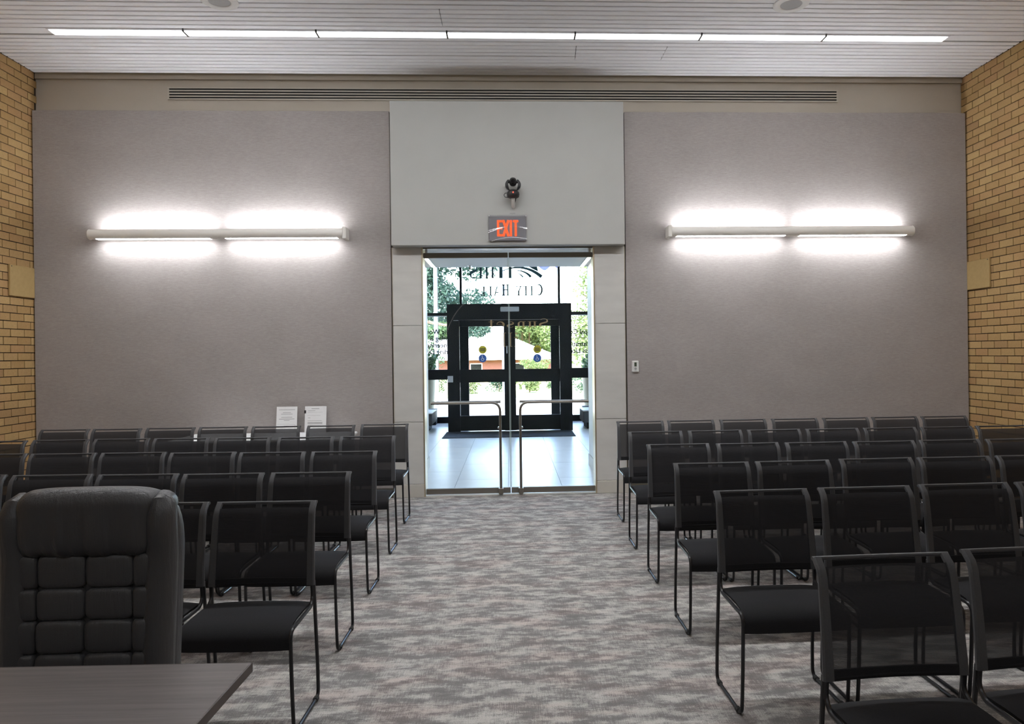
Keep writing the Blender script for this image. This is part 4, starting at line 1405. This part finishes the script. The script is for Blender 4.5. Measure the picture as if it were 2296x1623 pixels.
hs = thing('low_house', 'low red brick house with a broad pale roof', 'house', (-4.6, 70, ZG))
MB().box(-10, 8.6, 0, 9, 0, 1.80).build('brick_walls', 'house_brick', hs)
mb = MB()
e0, e1 = (-11, 9.8), (-1.0, 10)
mb.add([(e0[0], e1[0], 1.78), (e0[1], e1[0], 1.78), (e0[1], e1[1], 1.78), (e0[0], e1[1], 1.78), (e0[0] + 5, 4.5, 3.85), (e0[1] - 4.6, 4.5, 3.85)],
       [(0, 1, 5, 4), (1, 2, 5), (2, 3, 4, 5), (3, 0, 4), (0, 3, 2, 1)])
mb.build('roof', 'roof_pale', hs)
MB().box(e0[0], e0[1], -1.03, -1.0, 1.68, 1.80).build('fascia', 'plastic_white', hs)
for x in (-7, -3.6, 1.2, 5.4):
    w_ = MB().box(x - .6, x + .6, -.03, .0, .55, 1.35).build('house_window', 'plastic_white', hs)
    MB().box(x - .53, x + .53, -.04, -.03, .62, 1.28).build('window_pane', 'lens_black', w_)

def flagpole(x, y, label, flag=None):
    t = thing('flagpole', label, 'flagpole', (x, y, ZG), 0, 'flagpoles')
    MB().tube([(0, 0, 0), (0, 0, 9.5)], [.065, .05], 12).build('pole', 'pole', t, True)
    MB().cyl((0, 0, 0), 'z', .16, .11, .14, 16).build('collar', 'pole', t, True)
    MB().ball((0, 0, 9.56), .08, .08, .08, 12, 8).build('finial', 'pole', t, True)
    MB().tube([(.075, 0, 1.2), (.08, 0, 9.3)], .006, 5).build('halyard', 'vinyl_dark', t)
    if flag:
        rows = []
        for i in range(15):
            u = i / 14
            rows.append([(flag * (.06 + .78 * u), .07 * math.sin(u * 9 + v * 1.5), 5.02 - .12 * math.sin(u * 2.2) - .06 * math.sin(u * 11) - 0 + 1.1 * v) for v in [k / 5 for k in range(6)]])
        MB().sweep_sheet(rows).build('flag', 'flag_blue', t, True)
flagpole(-2.30, 22.0, 'pale flagpole behind the left glass panel')
flagpole(-.20, 22.0, 'pale flagpole behind the middle of the far glass')
flagpole(1.72, 22.0, 'pale flagpole with a blue flag, right of the lettering', -1)
for k, (x, w_) in enumerate(((-1.66, 'leftmost white bollard on the drive, left door'), (-1.46, 'second white bollard on the drive, left door'), (.36, 'first white bollard seen through the right door'), (.68, 'second white bollard seen through the right door'))):
    t = thing('bollard', w_, 'bollard', (x, 37.4, ZG + .05), 0, 'white bollards')
    MB().cyl((0, 0, 0), 'z', .085, .085, .50, 14).build('post', 'plastic_white' if k != 1 else 'pole', t, True)
    MB().ball((0, 0, .50), .085, .085, .05, 14, 6).build('cap', 'plastic_white', t, True)
for s, w_ in ((-1, 'left'), (1, 'right')):
    x = -2.02 if s < 0 else 1.92
    t = thing('handrail', 'slanted metal stair rail outside at the %s' % w_, 'handrail', (x, 17.2, 0), 0, 'stair rails')
    for dx in (0, .14):
        MB().tube(fillet([(dx * s, -.3, .80), (dx * s, .6, .72 - .02), (dx * s, 3.0, .22), (dx * s, 3.4, .22)], [.2, .2]), .022, 10).build('rail', 'chrome', t, True)
    for yy, zt, zb in ((.6, .70, -.02), (3.0, .22, -.70)):
        MB().tube([(0, yy, zt), (0, yy, zb)], .018, 8).build('post', 'chrome', t, True)
    t = thing('planter', 'tall tapered tan planter with greenery outside at the %s' % w_, 'planter', (-1.95 if s < 0 else 1.88, 16.60, -.02))
    mb = MB()
    mb.sweep_sheet([[(r_ * math.cos(2 * PI * k / 24), r_ * math.sin(2 * PI * k / 24), z) for k in range(24)] for r_, z in ((.001, 0), (.13, 0), (.20, 1.12), (.225, 1.14), (.225, 1.22), (.20, 1.22), (.19, 1.16), (.001, 1.15))], True)
    mb.build('pot', 'planter', t, 40)
    leaves('foliage', (0, 0, 1.36), .28, .28, .26, 420, .06, 'leaf_mid', t, 60 + s, .5)
